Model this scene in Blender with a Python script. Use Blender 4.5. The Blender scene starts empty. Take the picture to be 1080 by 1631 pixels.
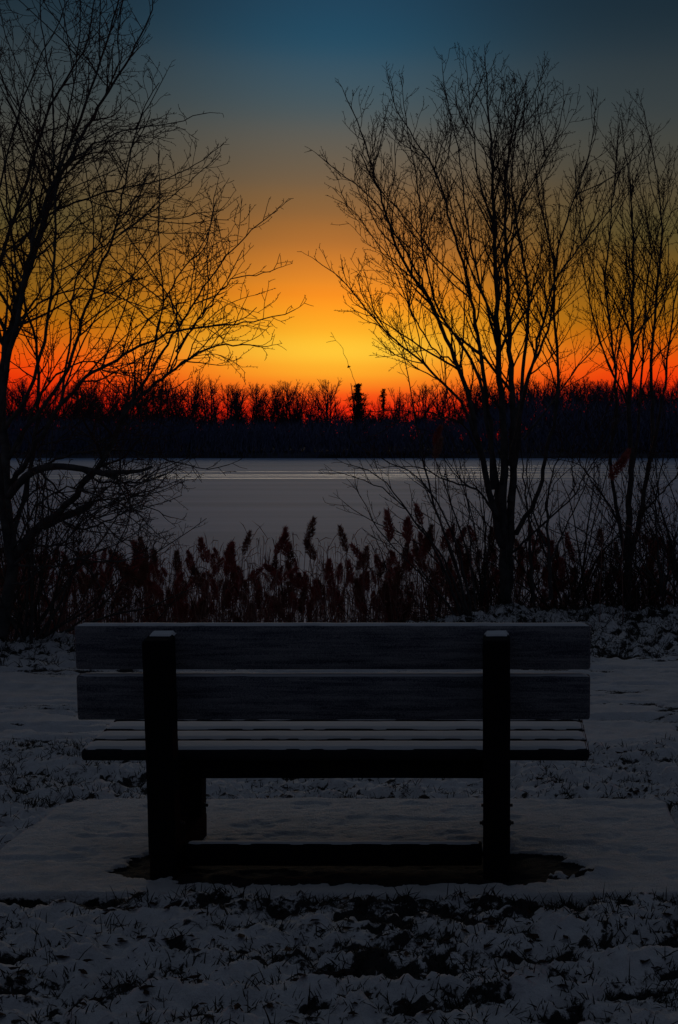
import bpy, math, random
import numpy as np
from mathutils import Vector
R = math.radians
rng = random.Random(11)
nrs = np.random.RandomState(5)

# ------------------------------------------------------------------ camera, sky, sun, exposure
SC = bpy.context.scene
COL = SC.collection
CAMH = 1.54                     # eye height over the concrete pad
F, CX, CY = 2240.0, 800.0, 707.0   # focal length and principal point, in photo pixels (1080 x 1631)
cam = bpy.data.cameras.new('camera'); camo = bpy.data.objects.new('camera', cam); COL.objects.link(camo)
camo.location = (0, 0, CAMH); camo.rotation_euler = (R(90), 0, 0)
cam.sensor_fit = 'VERTICAL'; cam.sensor_height = 36.0; cam.lens = F / 1631 * 36.0
cam.shift_x = (540 - CX) / 1631; cam.shift_y = (CY - 815.5) / 1631
cam.clip_start = 0.05; cam.clip_end = 6000
SC.camera = camo
SC.view_settings.view_transform = 'Standard'; SC.view_settings.look = 'None'
SC.view_settings.exposure = 0; SC.view_settings.gamma = 1; SC.view_settings.use_curve_mapping = False

def lin(c):
    return tuple(((v/255)/12.92 if v/255 <= 0.04045 else ((v/255+0.055)/1.055)**2.4) for v in c)

W = bpy.data.worlds.new('World'); SC.world = W; W.use_nodes = True
nt = W.node_tree; nt.nodes.clear()
def N(t, tree=None, **k):
    n = (tree or nt).nodes.new(t)
    for a, b in k.items(): setattr(n, a, b)
    return n
def M2(op, a, b=None, tree=None, clamp=False):
    T = tree or nt
    n = T.nodes.new('ShaderNodeMath'); n.operation = op; n.use_clamp = clamp
    for i, v in enumerate((a, b)):
        if v is None: continue
        if isinstance(v, (int, float)): n.inputs[i].default_value = v
        else: T.links.new(v, n.inputs[i])
    return n.outputs[0]
tc = N('ShaderNodeTexCoord'); sx = N('ShaderNodeSeparateXYZ'); nt.links.new(tc.outputs['Generated'], sx.inputs[0])
el = M2('ARCSINE', sx.outputs[2])
pos = M2('POWER', M2('DIVIDE', M2('MAXIMUM', el, 0.0), math.pi/2), 0.5)
az = M2('ARCTAN2', sx.outputs[0], sx.outputs[1])          # 0 = straight ahead
SUN_AZ = -6.6
def ramp(stops):
    n = N('ShaderNodeValToRGB'); cr = n.color_ramp; cr.interpolation = 'CARDINAL'
    st = [(math.sqrt(e/90), lin(c)) for e, c in stops]
    cr.elements[0].position = st[0][0]; cr.elements[0].color = (*st[0][1], 1)
    cr.elements[1].position = st[-1][0]; cr.elements[1].color = (*st[-1][1], 1)
    for p, c in st[1:-1]:
        e = cr.elements.new(p); e.color = (*c, 1)
    nt.links.new(pos, n.inputs[0]); return n.outputs[0]
core = ramp([(0, (215,25,12)), (1.2, (236,40,14)), (1.6, (244,60,18)), (2.1, (250,104,26)), (2.7, (253,158,38)), (3.2, (254,180,46)), (3.75, (255,198,55)),
             (4.5, (255,180,42)), (5.8, (253,150,33)), (6.55, (232,138,40)), (7.8, (192,118,48)), (9.0, (155,104,55)), (10.3, (122,96,68)),
             (12.7, (86,90,88)), (15.2, (50,80,98)), (17.5, (33,67,90)), (25, (38,64,84)), (45, (56,66,78)), (90, (58,61,66))])
side = ramp([(0, (130,14,6)), (1.8, (200,30,8)), (2.9, (236,58,8)), (3.8, (216,84,10)), (5.0, (158,94,16)), (7.8, (98,78,36)),
             (10.3, (80,72,54)), (12.7, (62,66,64)), (15.2, (45,56,62)), (17.5, (28,44,55)), (25, (36,48,58)), (45, (50,58,70)), (90, (58,61,66))])
back = ramp([(0, (28,30,40)), (15, (30,34,46)), (40, (46,52,64)), (90, (60,66,74))])
def mixc(f, a, b):
    n = N('ShaderNodeMix', data_type='RGBA'); nt.links.new(f, n.inputs[0]); nt.links.new(a, n.inputs[6]); nt.links.new(b, n.inputs[7]); return n.outputs[2]
d = M2('SUBTRACT', az, R(SUN_AZ))
g = M2('EXPONENT', M2('MULTIPLY', M2('MULTIPLY', M2('DIVIDE', d, R(6.7)), M2('DIVIDE', d, R(6.7))), -1.0))
fb = M2('DIVIDE', M2('SUBTRACT', M2('ABSOLUTE', d), R(25)), R(75), clamp=True)
skyc = mixc(fb, mixc(g, side, core), back)
bg = N('ShaderNodeBackground'); nt.links.new(skyc, bg.inputs[0]); bg.inputs[1].default_value = 1.0
wo = N('ShaderNodeOutputWorld'); nt.links.new(bg.outputs[0], wo.inputs[0])
W.cycles.sampling_method = 'MANUAL'; W.cycles.sample_map_resolution = 2048

# the sun has just set: only a very weak, very wide afterglow remains as directional light
sl = bpy.data.lights.new('afterglow', 'SUN'); sl.energy = 0.16; sl.angle = R(16); sl.color = (1.0, 0.84, 0.64)
slo = bpy.data.objects.new('afterglow', sl); COL.objects.link(slo)
ea, aa = R(13), R(SUN_AZ)
slo.rotation_euler = Vector((math.sin(aa)*math.cos(ea), math.cos(aa)*math.cos(ea), math.sin(ea))).to_track_quat('Z', 'Y').to_euler()

# ------------------------------------------------------------------ helpers
def tag(o, label=None, cat=None, group=None, kind=None):
    if label: o['label'] = label
    if cat: o['category'] = cat
    if group: o['group'] = group
    if kind: o['kind'] = kind
    return o
def link(name, me, mat=None, parent=None):
    o = bpy.data.objects.new(name, me); COL.objects.link(o)
    if me is not None and mat is not None and not me.materials: me.materials.append(mat)
    if parent: o.parent = parent
    return o
def thing(name, loc, label, cat, group=None, rz=0.0):
    o = bpy.data.objects.new(name, None); COL.objects.link(o); o.location = loc; o.rotation_euler = (0, 0, rz)
    o.empty_display_size = .1
    return tag(o, label, cat, group)
def mesh_np(name, co, quads=None, tris=None, smooth=True, attrs=None):
    me = bpy.data.meshes.new(name)
    loops = []; starts = []; n = 0
    if quads is not None and len(quads):
        q = np.asarray(quads, np.int32); loops.append(q.ravel()); starts.append(n + np.arange(len(q))*4); n += q.size
    if tris is not None and len(tris):
        t = np.asarray(tris, np.int32); loops.append(t.ravel()); starts.append(n + np.arange(len(t))*3); n += t.size
    lo = np.concatenate(loops); stt = np.concatenate(starts)
    co = np.asarray(co, np.float32)
    me.vertices.add(len(co)); me.vertices.foreach_set('co', co.ravel())
    me.loops.add(len(lo)); me.loops.foreach_set('vertex_index', lo.astype(np.int32))
    me.polygons.add(len(stt)); me.polygons.foreach_set('loop_start', stt.astype(np.int32))
    me.polygons.foreach_set('use_smooth', np.full(len(stt), smooth))
    for k, v in (attrs or {}).items():
        a = me.attributes.new(k, 'FLOAT', 'POINT'); a.data.foreach_set('value', np.asarray(v, np.float32).ravel())
    me.update(calc_edges=True); me.validate()
    return me

# value noise on numpy arrays
_T = nrs.rand(256, 256).astype(np.float32)
def vnoise(x, y, seed=0):
    x = np.asarray(x) + seed*17.31; y = np.asarray(y) + seed*7.77
    xi = np.floor(x).astype(int); yi = np.floor(y).astype(int)
    fx = x - xi; fy = y - yi
    fx = fx*fx*fx*(fx*(fx*6-15)+10); fy = fy*fy*fy*(fy*(fy*6-15)+10)
    a = _T[xi & 255, yi & 255]; b = _T[(xi+1) & 255, yi & 255]; c = _T[xi & 255, (yi+1) & 255]; e = _T[(xi+1) & 255, (yi+1) & 255]
    return (a*(1-fx)+b*fx)*(1-fy) + (c*(1-fx)+e*fx)*fy
def fbm(x, y, o=4, seed=0, gain=.5):
    s = 0; a = 1; t = 0
    for i in range(o):
        s = s + a*vnoise(x*2**i, y*2**i, seed+i*3); t += a; a *= gain
    return s/t
def sst(a, b, x):
    t = np.clip((x-a)/(b-a), 0, 1); return t*t*(3-2*t)

# tubes: list of (points, radii); all with the same number of points are built at once
def tubes_arrays(branches, sides):
    groups = {}
    for p, r in branches: groups.setdefault(len(p), []).append((p, r))
    cos, qs, base = [], [], 0
    for n, L in groups.items():
        P = np.array([b[0] for b in L], float); Rr = np.array([b[1] for b in L], float)      # (N,n,3),(N,n)
        D = np.empty_like(P); D[:, 1:-1] = P[:, 2:]-P[:, :-2]; D[:, 0] = P[:, 1]-P[:, 0]; D[:, -1] = P[:, -1]-P[:, -2]
        D /= np.linalg.norm(D, axis=2, keepdims=True)+1e-9
        ref = np.zeros_like(D); mean = D.mean(axis=1); k = np.argmin(np.abs(mean), axis=1); ref[np.arange(len(L)), :, k] = 1
        U = np.cross(D, ref); U /= np.linalg.norm(U, axis=2, keepdims=True)+1e-9; V = np.cross(D, U)
        a = np.arange(sides)*2*math.pi/sides
        ring = P[:, :, None, :] + Rr[:, :, None, None]*(np.cos(a)[None, None, :, None]*U[:, :, None, :] + np.sin(a)[None, None, :, None]*V[:, :, None, :])
        cos.append(ring.reshape(-1, 3))
        i = np.arange(len(L))[:, None, None]*n*sides; j = np.arange(n-1)[None, :, None]*sides; s = np.arange(sides)[None, None, :]; s2 = (s+1) % sides
        q = np.stack(np.broadcast_arrays(i+j+s, i+j+s2, i+j+sides+s2, i+j+sides+s), -1).reshape(-1, 4)+base
        qs.append(q); base += len(L)*n*sides
    return np.concatenate(cos), np.concatenate(qs)
def tube_mesh(name, branches, sides=4, smooth=True):
    c, q = tubes_arrays(branches, sides); return mesh_np(name, c, quads=q, smooth=smooth)

def px(x, y, D, lift=0):          # where a point seen in the photograph stands when it is D metres away
    return ((x-CX)*D/F, D, CAMH-(y-CY)*D/F+lift)

# ------------------------------------------------------------------ materials
def mat(name, col, rough=.8, spec=.2, bump=None, mottled=None):
    m = bpy.data.materials.new(name); m.use_nodes = True; T = m.node_tree; b = T.nodes['Principled BSDF']
    b.inputs['Roughness'].default_value = rough; b.inputs['Specular IOR Level'].default_value = spec
    b.inputs['Base Color'].default_value = (*col, 1)
    tcn = T.nodes.new('ShaderNodeTexCoord')
    if mottled:
        sc, c2, amt = mottled
        n = T.nodes.new('ShaderNodeTexNoise'); n.inputs['Scale'].default_value = sc; n.inputs['Detail'].default_value = 5
        T.links.new(tcn.outputs['Object'], n.inputs['Vector'])
        r = T.nodes.new('ShaderNodeValToRGB'); r.color_ramp.elements[0].position = .5-amt; r.color_ramp.elements[1].position = .5+amt
        r.color_ramp.elements[0].color = (*col, 1); r.color_ramp.elements[1].color = (*c2, 1)
        T.links.new(n.outputs[0], r.inputs[0]); T.links.new(r.outputs[0], b.inputs['Base Color'])
    if bump:
        sc, st, dist = bump
        n = T.nodes.new('ShaderNodeTexNoise'); n.inputs['Scale'].default_value = sc; n.inputs['Detail'].default_value = 6
        T.links.new(tcn.outputs['Object'], n.inputs['Vector'])
        bp = T.nodes.new('ShaderNodeBump'); bp.inputs['Strength'].default_value = st; bp.inputs['Distance'].default_value = dist
        T.links.new(n.outputs[0], bp.inputs['Height']); T.links.new(bp.outputs[0], b.inputs['Normal'])
    return m
m_bark = mat('bark', (.05, .048, .052), .9, .1, (60, .6, .01), (14, (.11, .105, .10), .15))
m_twig = mat('twig', (.075, .045, .042), .85, .1)
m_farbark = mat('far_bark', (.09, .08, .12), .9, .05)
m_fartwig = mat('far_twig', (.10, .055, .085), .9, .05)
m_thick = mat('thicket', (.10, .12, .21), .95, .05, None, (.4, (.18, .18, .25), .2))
m_fir = mat('fir_needles', (.012, .018, .014), .9, .05)
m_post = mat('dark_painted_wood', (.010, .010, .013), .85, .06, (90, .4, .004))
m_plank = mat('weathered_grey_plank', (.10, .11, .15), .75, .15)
def weather(m, dark, light, sx_):
    T = m.node_tree; b = T.nodes['Principled BSDF']; tcn = T.nodes.new('ShaderNodeTexCoord')
    mp = T.nodes.new('ShaderNodeMapping'); mp.inputs['Scale'].default_value = (sx_, 40, 46); T.links.new(tcn.outputs['Object'], mp.inputs[0])
    g1 = T.nodes.new('ShaderNodeTexNoise'); g1.inputs['Scale'].default_value = 1.6; g1.inputs['Detail'].default_value = 8; g1.inputs['Roughness'].default_value = .7; T.links.new(mp.outputs[0], g1.inputs['Vector'])
    mp2 = T.nodes.new('ShaderNodeMapping'); mp2.inputs['Scale'].default_value = (.35, 1, 1.3); T.links.new(tcn.outputs['Object'], mp2.inputs[0])
    g2 = T.nodes.new('ShaderNodeTexNoise'); g2.inputs['Scale'].default_value = 14; g2.inputs['Detail'].default_value = 6; T.links.new(mp2.outputs[0], g2.inputs['Vector'])
    g3 = T.nodes.new('ShaderNodeTexNoise'); g3.inputs['Scale'].default_value = 260; g3.inputs['Detail'].default_value = 3; T.links.new(tcn.outputs['Object'], g3.inputs['Vector'])
    t = M2('ADD', M2('ADD', M2('MULTIPLY', g1.outputs[0], 1.1, T), M2('MULTIPLY', g2.outputs[0], .5, T), T), M2('MULTIPLY', g3.outputs[0], .9, T), T)
    mr = T.nodes.new('ShaderNodeMapRange'); mr.inputs[1].default_value = 1.05; mr.inputs[2].default_value = 1.45; T.links.new(t, mr.inputs[0])
    mx = T.nodes.new('ShaderNodeMix'); mx.data_type = 'RGBA'; T.links.new(mr.outputs[0], mx.inputs[0]); mx.inputs[6].default_value = (*dark, 1); mx.inputs[7].default_value = (*light, 1)
    T.links.new(mx.outputs[2], b.inputs['Base Color'])
    bp = T.nodes.new('ShaderNodeBump'); bp.inputs['Strength'].default_value = .6; bp.inputs['Distance'].default_value = .004; T.links.new(t, bp.inputs['Height']); T.links.new(bp.outputs[0], b.inputs['Normal'])
weather(m_plank, (.035, .045, .075), (.27, .27, .285), 2.0)
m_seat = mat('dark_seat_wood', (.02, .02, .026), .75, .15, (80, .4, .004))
m_steel = mat('rusty_steel', (.03, .028, .03), .5, .4)
m_snow = mat('bench_snow', (.66, .67, .68), .9, .1, (220, .5, .004))
m_plume = mat('reed_plume', (.26, .06, .052), .95, .05, None, (9, (.60, .20, .17), .2))
m_plume3 = mat('brown_reed_plume', (.16, .06, .045), .95, .05, None, (9, (.45, .22, .16), .2))
m_straw = mat('pale_straw', (.38, .22, .18), .9, .1, None, (6, (.60, .42, .34), .2))
m_plume2 = mat('pale_reed_plume', (.30, .14, .11), .95, .05, None, (25, (.42, .24, .20), .2))
m_stem = mat('reed_stem', (.16, .07, .06), .9, .1, None, (6, (.34, .20, .17), .2))
m_leaf = mat('reed_leaf', (.16, .07, .06), .9, .1)
m_grass = mat('dead_grass', (.018, .019, .018), .9, .1, None, (5, (.05, .048, .04), .2))
m_dead = mat('dead_leaf', (.03, .015, .012), .9, .1)

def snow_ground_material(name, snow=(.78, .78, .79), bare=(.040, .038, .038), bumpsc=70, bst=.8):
    m = bpy.data.materials.new(name); m.use_nodes = True; T = m.node_tree; b = T.nodes['Principled BSDF']
    b.inputs['Roughness'].default_value = .9; b.inputs['Specular IOR Level'].default_value = .12
    at = T.nodes.new('ShaderNodeAttribute'); at.attribute_name = 'bare'
    tcn = T.nodes.new('ShaderNodeTexCoord')
    n = T.nodes.new('ShaderNodeTexNoise'); n.inputs['Scale'].default_value = 55; n.inputs['Detail'].default_value = 6; n.inputs['Roughness'].default_value = .7
    T.links.new(tcn.outputs['Object'], n.inputs['Vector'])
    s = M2('ADD', at.outputs['Fac'], M2('MULTIPLY', M2('SUBTRACT', n.outputs[0], .5, T), 1.1, T), T)
    mr = T.nodes.new('ShaderNodeMapRange'); mr.inputs[1].default_value = .44; mr.inputs[2].default_value = .60; T.links.new(s, mr.inputs[0])
    n2 = T.nodes.new('ShaderNodeTexNoise'); n2.inputs['Scale'].default_value = 9; n2.inputs['Detail'].default_value = 6
    T.links.new(tcn.outputs['Object'], n2.inputs['Vector'])
    r2 = T.nodes.new('ShaderNodeValToRGB'); r2.color_ramp.elements[0].position = .3; r2.color_ramp.elements[1].position = .7
    r2.color_ramp.elements[0].color = (*[c*.82 for c in snow], 1); r2.color_ramp.elements[1].color = (*snow, 1)
    T.links.new(n2.outputs[0], r2.inputs[0])
    mx = T.nodes.new('ShaderNodeMix'); mx.data_type = 'RGBA'
    T.links.new(mr.outputs[0], mx.inputs[0]); T.links.new(r2.outputs[0], mx.inputs[6]); mx.inputs[7].default_value = (*bare, 1)
    T.links.new(mx.outputs[2], b.inputs['Base Color'])
    n3 = T.nodes.new('ShaderNodeTexNoise'); n3.inputs['Scale'].default_value = bumpsc; n3.inputs['Detail'].default_value = 8; n3.inputs['Roughness'].default_value = .65
    T.links.new(tcn.outputs['Object'], n3.inputs['Vector'])
    bp = T.nodes.new('ShaderNodeBump'); bp.inputs['Strength'].default_value = bst; bp.inputs['Distance'].default_value = .018
    T.links.new(n3.outputs[0], bp.inputs['Height']); T.links.new(bp.outputs[0], b.inputs['Normal'])
    return m
m_ground = snow_ground_material('thin_snow_on_grass')
m_pad = snow_ground_material('snow_on_concrete', (.84, .84, .84), (.030, .030, .032), 100, 1.0)

# ------------------------------------------------------------------ ground, pad, lake, far bank
PX0, PX1, PY0, PY1 = -1.88, .70, 4.73, 6.02     # the concrete pad
LAKE = -.80
def bank_y(x):
    return 10.95 + 2.1*sst(-1.7, .5, x) + .25*(fbm(x*1.3, 0*x, 3, 9)-.5)
def ground_h(x, y):
    """height and how bare of snow"""
    path = sst(7.15, 7.6, y+.35*(fbm(x*.7, y*.0, 2, 3)-.5)*2)*(1-sst(9.6, 10.6, y-.35*(x > -1)+.5*(fbm(x*.9, y*.9, 3, 5)-.5)))
    wild = sst(9.8, 10.9, y)
    n1 = fbm(x*4.2, y*8.5, 5, 1, .55); n2 = fbm(x*11, y*21, 4, 2, .6); n3 = fbm(x*1.7, y*1.7, 3, 4)
    rid = 1-np.abs(2*fbm(x*7, y*9, 4, 6)-1)
    rough = 1-path
    n4 = fbm(x*38, y*42, 3, 14)
    h = 0*x
    h = rough*(.075*(n1-.5)+.062*(n2-.5)+.034*(n4-.5)+.02*(rid-.75))+.03*(n3-.5)
    tr = fbm(x*1.1+3, y*5.0, 4, 8)                                   # long shallow ruts in the trodden path
    h += path*(.045*(tr-.5)+.016*(n2-.5)+.008*(n4-.5)-.035*sst(.60, .68, tr))
    h += wild*(.10*(fbm(x*3.5, y*3.5, 4, 12)-.5)+.10*(fbm(x*9, y*9, 3, 13)-.5))
    # near grass: lower in front of the pad, and a small trench along its left front edge
    near = 1-sst(PY0-.02, PY0+.04, y)
    h += near*(.048)
    tren = (1-sst(.03, .075, np.abs(y-PY0+.055+.02*(fbm(x*9, y*0, 3, 33)-.5))))*(1-sst(-1.50, -1.15, x)); h -= .062*tren
    b = bank_y(x)
    h = h - (.80+.5)*sst(0, 1.6, y-b) + .04*np.exp(-((y-b+.15)/.35)**2)
    # under and around the pad
    ins = sst(PX0-.03, PX0+.04, x)*(1-sst(PX1-.04, PX1+.03, x))*sst(PY0-.02, PY0+.02, y)*(1-sst(PY1-.03, PY1+.02, y))
    h = h*(1-ins)+(-.09)*ins
    h -= .02
    pits = sst(.60, .73, fbm(x*9, y*11, 4, 21)+.36*(fbm(x*1.4, y*2.0, 3, 22)-.5))
    bare = (rough*(.05+.48*pits+.26*sst(.55, .35, n1)+.16*sst(.5, .7, n2)+.22*sst(.56, .74, n4)) + path*(.13+.13*sst(.4, .65, fbm(x*2.5, y*9, 4, 15))+.30*sst(.60, .72, tr)))
    gro = 1-np.abs(2*fbm(x*.8, y*5.5, 4, 51)-1); gro = sst(.90, .985, gro)*sst(.45, .6, fbm(x*1.7, y*2.5, 3, 52))
    h -= path*.018*gro
    bare += path*.55*gro
    bare += wild*.25+.5*sst(-.1, .5, y-b)
    edge = np.exp(-((y-PY0+.08)/.10)**2)*(.25+.5*(fbm(x*6, y*0, 3, 31)))
    edge += np.exp(-((y-6.12)/.10)**2)*(.25+.3*(fbm(x*6, y*0, 3, 32)))
    bare += edge*rough*.55+1.0*tren
    h -= .022*pits*rough
    return h, np.clip(bare, 0, 1)
xs = np.concatenate([-60-np.zeros(1), -np.geomspace(50, 4.8, 28), np.arange(-4.7, 2.6, .0125), np.geomspace(2.7, 60, 30)])
ys = np.concatenate([np.linspace(-25, 2.9, 30), np.arange(3.0, 5.2, .0125), np.arange(5.2, 7.6, .0165), np.arange(7.6, 14.2, .03), np.linspace(14.4, 19, 12)])
X, Y = np.meshgrid(xs, ys)
H, B = ground_h(X, Y)
nx, ny = len(xs), len(ys)
def gridquads(nx, ny):
    i = np.arange(nx-1)[None, :]+np.arange(ny-1)[:, None]*nx
    return np.stack([i, i+1, i+nx+1, i+nx], -1).reshape(-1, 4)
g_me = mesh_np('ground', np.stack([X, Y, H], -1).reshape(-1, 3), quads=gridquads(nx, ny), attrs={'bare': B})
tag(link('ground', g_me, m_ground), kind='structure')
def gh(x, y):
    a, b = ground_h(np.array([x], float), np.array([y], float)); return float(a[0])

# snow covered concrete pad with the bare patch under the bench
pxs = np.arange(PX0-.05, PX1+.051, .01); pys = np.arange(PY0-.05, PY1+.051, .01)
PXg, PYg = np.meshgrid(pxs, pys)
def pad_arrays(x, y):
    dx = np.minimum(x-PX0, PX1-x); dy = np.minimum(y-PY0, PY1-y)
    rad = .13*(x < -1)*(y > 5.4)+.07
    qx = np.maximum(rad-dx, 0); qy = np.maximum(rad-dy, 0)
    dist = np.where((dx < rad) & (dy < rad), rad-np.sqrt(qx**2+qy**2), np.minimum(dx, dy)) + .03*(fbm(x*3, y*3, 3, 44)-.5)
    z = .026*sst(-.010, .016, dist) - .13*(1-sst(-.02, .004, dist))
    z += .010*(fbm(x*2.2, y*3.2, 3, 41)-.5)+.006*(fbm(x*12, y*20, 3, 42)-.5)+.007*(fbm(x*30, y*55, 3, 47)-.5)-.008*sst(.60, .72, fbm(x*5, y*9, 3, 48))
    cx, cy, ax, ay = -.535, 5.06, .845, .225
    u = np.abs((x-cx)/ax); v = np.abs((y-cy)/ay)
    e = (u**3.2+v**2.4) + 1.0*(fbm(x*14, y*11, 5, 43, .65)-.5)
    bare = 1-sst(.86, 1.0, e)
    z -= .014*bare
    z += .02*np.exp(-((x-.34)/.07)**2-((y-4.98)/.03)**2)
    bare = np.maximum(bare, (1-sst(-.002, .006, dist))*(y < 5)*(x < -1.1))
    out_ = np.minimum(np.minimum(x-PX0, PX1-x), np.minimum(y-PY0, PY1-y)) < -.043
    z = np.where(out_, -.13, z)
    return z, bare
PZ, PB = pad_arrays(PXg, PYg)
p_me = mesh_np('concrete_pad', np.stack([PXg, PYg, PZ], -1).reshape(-1, 3), quads=gridquads(len(pxs), len(pys)), attrs={'bare': PB})
tag(link('concrete_pad', p_me, m_pad), kind='structure')

# frozen lake
m_ice = bpy.data.materials.new('frozen_lake'); m_ice.use_nodes = True; T = m_ice.node_tree; b = T.nodes['Principled BSDF']
b.inputs['Roughness'].default_value = .75; b.inputs['Specular IOR Level'].default_value = .15
geo = T.nodes.new('ShaderNodeNewGeometry'); mp = T.nodes.new('ShaderNodeMapping'); T.links.new(geo.outputs['Position'], mp.inputs[0]); mp.inputs['Scale'].default_value = (.022, .16, 1)
n = T.nodes.new('ShaderNodeTexNoise'); n.inputs['Scale'].default_value = 1.0; n.inputs['Detail'].default_value = 8; n.inputs['Roughness'].default_value = .6
T.links.new(mp.outputs[0], n.inputs['Vector'])
r = T.nodes.new('ShaderNodeValToRGB'); r.color_ramp.elements[0].position = .35; r.color_ramp.elements[1].position = .65
r.color_ramp.elements[0].color = (.22, .31, .47, 1); r.color_ramp.elements[1].color = (.37, .47, .66, 1)
T.links.new(n.outputs[0], r.inputs[0]); T.links.new(r.outputs[0], b.inputs['Base Color'])
n3 = T.nodes.new('ShaderNodeTexNoise'); n3.inputs['Scale'].default_value = 1; n3.inputs['Detail'].default_value = 8
mp2 = T.nodes.new('ShaderNodeMapping'); T.links.new(geo.outputs['Position'], mp2.inputs[0]); mp2.inputs['Scale'].default_value = (.5, 2.5, 1); T.links.new(mp2.outputs[0], n3.inputs['Vector'])
bp = T.nodes.new('ShaderNodeBump'); bp.inputs['Strength'].default_value = .35; bp.inputs['Distance'].default_value = .03
T.links.new(n3.outputs[0], bp.inputs['Height']); T.links.new(bp.outputs[0], b.inputs['Normal'])
lx = np.concatenate([-np.geomspace(1500, 60, 16), np.linspace(-50, 50, 21), np.geomspace(60, 1500, 16)])
ly = np.concatenate([np.linspace(11.2, 60, 12), np.linspace(70, 240, 18)])
LX, LY = np.meshgrid(lx, ly)
l_me = mesh_np('frozen_lake', np.stack([LX, LY, LX*0+LAKE], -1).reshape(-1, 3), quads=gridquads(len(lx), len(ly)))
tag(link('lake_ice', l_me, m_ice), kind='structure')

# wind-packed ridges of pale snow lying across the ice
m_ridge = mat('packed_snow_ridge', (.80, .80, .80), .45, .5)
vs, qs = [], []
def ridge(D, x0, x1, w, slope, seed):
    n = 60; t = np.linspace(0, 1, n); x = x0+(x1-x0)*t; y = D+slope*(x-x0)+1.2*(fbm(x*.08, x*0, 3, seed)-.5)*2
    ww = .62*w*(.35+1.0*fbm(x*.15, x*0, 3, seed+5))*np.sin(math.pi*t)**.35
    base = sum(len(v) for v in vs)
    prof = [(-1, 0), (-.5, .05), (0, .075), (.5, .05), (1, 0)]
    v = np.array([[(xx, yy+k*w2, LAKE+.004+hh*min(1, w2)*1.0) for k, hh in prof] for xx, yy, w2 in zip(x, y, ww)]).reshape(-1, 3)
    vs.append(v)
    for i in range(n-1):
        for j in range(4):
            a = base+i*5+j; qs.append((a, a+5, a+6, a+1))
for D, x0, x1, w, sl_, sd in [(95, -100, -6, 1.1, 0, 1), (98.5, -60, 62, .8, .006, 2), (104, -70, 10, .7, -.01, 3), (107, -30, 70, 1.1, .01, 4),
                              (117, -40, 30, .8, .02, 5), (126, -14, 24, .7, .03, 6), (111.5, -75, -30, .6, 0, 7), (140, -10, 36, 1.2, .03, 8), (91, -10, 60, .5, 0, 9), (150, 0, 60, 1.0, .02, 10)]:
    ridge(D, x0, x1, w, sl_, sd)
tag(link('snow_ridges', mesh_np('snow_ridges', np.concatenate(vs), quads=qs), m_ridge), kind='structure')

# far shore: rising wooded bank, one sheet out to the horizon
fx = np.concatenate([-np.geomspace(3000, 150, 12), np.linspace(-145, 100, 120), np.geomspace(105, 3000, 14)])
fy = np.concatenate([np.linspace(222, 262, 34), np.geomspace(266, 3500, 24)])
FX, FY = np.meshgrid(fx, fy)
def shore_y(x): return 229+3.5*(fbm(x*.03, x*0, 3, 61)-.5)+10*sst(14, 24, x)*0
def far_h(x, y):
    s = shore_y(x); u = y-s
    z = LAKE-.6 + 1.5*sst(-1.2, 4.2, u) + .5*(fbm(x*.25, y*.3, 3, 62)-.5)*sst(0, 3, u)
    z += 2.0*sst(3, 40, u)
    z += (5.5*sst(2, 12, x)+2.0*sst(-32, -46, x))*sst(6, 36, u)*(1-.0*x)
    return z
FZ = far_h(FX, FY)
fb_ = np.clip(.43+.5*(fbm(FX*.2, FY*.4, 3, 63)-.4)+.6*sst(3, 9, FY-shore_y(FX)), 0, 1)
f_me = mesh_np('far_bank', np.stack([FX, FY, FZ], -1).reshape(-1, 3), quads=gridquads(len(fx), len(fy)), attrs={'bare': fb_})
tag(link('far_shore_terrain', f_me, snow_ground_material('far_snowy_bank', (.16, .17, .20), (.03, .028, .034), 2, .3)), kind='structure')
def far_h1(x, y): return float(far_h(np.array([x], float), np.array([y], float))[0])

# ------------------------------------------------------------------ bench
from math import sin, cos
def box_grid(x0, x1, y0, y1, z0, z1, bev, seed=0, warp=.0012):
    """a plank: rounded box section swept along x, slightly uneven; returns co, quads"""
    c = [(y0+bev, z0), (y1-bev, z0), (y1-bev*.3, z0+bev*.3), (y1, z0+bev), (y1, z1-bev), (y1-bev*.3, z1-bev*.3), (y1-bev, z1), (y0+bev, z1),
         (y0+bev*.3, z1-bev*.3), (y0, z1-bev), (y0, z0+bev), (y0+bev*.3, z0+bev*.3)]
    n = 26; k = len(c); cy, cz = (y0+y1)/2, (z0+z1)/2
    xsn = [x0, x0+bev*.4, x0+bev]+list(np.linspace(x0+bev*2, x1-bev*2, n))+[x1-bev, x1-bev*.4, x1]
    v = []
    for i, x in enumerate(xsn):
        sh = {0: bev, 1: bev*.4, len(xsn)-1: bev, len(xsn)-2: bev*.4}.get(i, 0)
        for (a, b2) in c:
            yy = a + (sh if a < cy else -sh); zz = b2+(sh if b2 < cz else -sh)
            w = warp*(float(vnoise(np.array([x*6]), np.array([b2*9+a*5]), seed)[0])-.5)*2
            v.append((x, yy+w, zz+w*.6))
    q = []
    for i in range(len(xsn)-1):
        for j in range(k): q.append((i*k+j, i*k+(j+1) % k, (i+1)*k+(j+1) % k, (i+1)*k+j))
    me = bpy.data.meshes.new('plank'); fs = [tuple(int(a) for a in t) for t in q]+[tuple(range(k))[::-1], tuple(range((len(xsn)-1)*k, len(xsn)*k))]
    me.from_pydata(v, [], fs); me.update()
    for p in me.polygons: p.use_smooth = len(p.vertices) == 4
    return me
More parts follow.
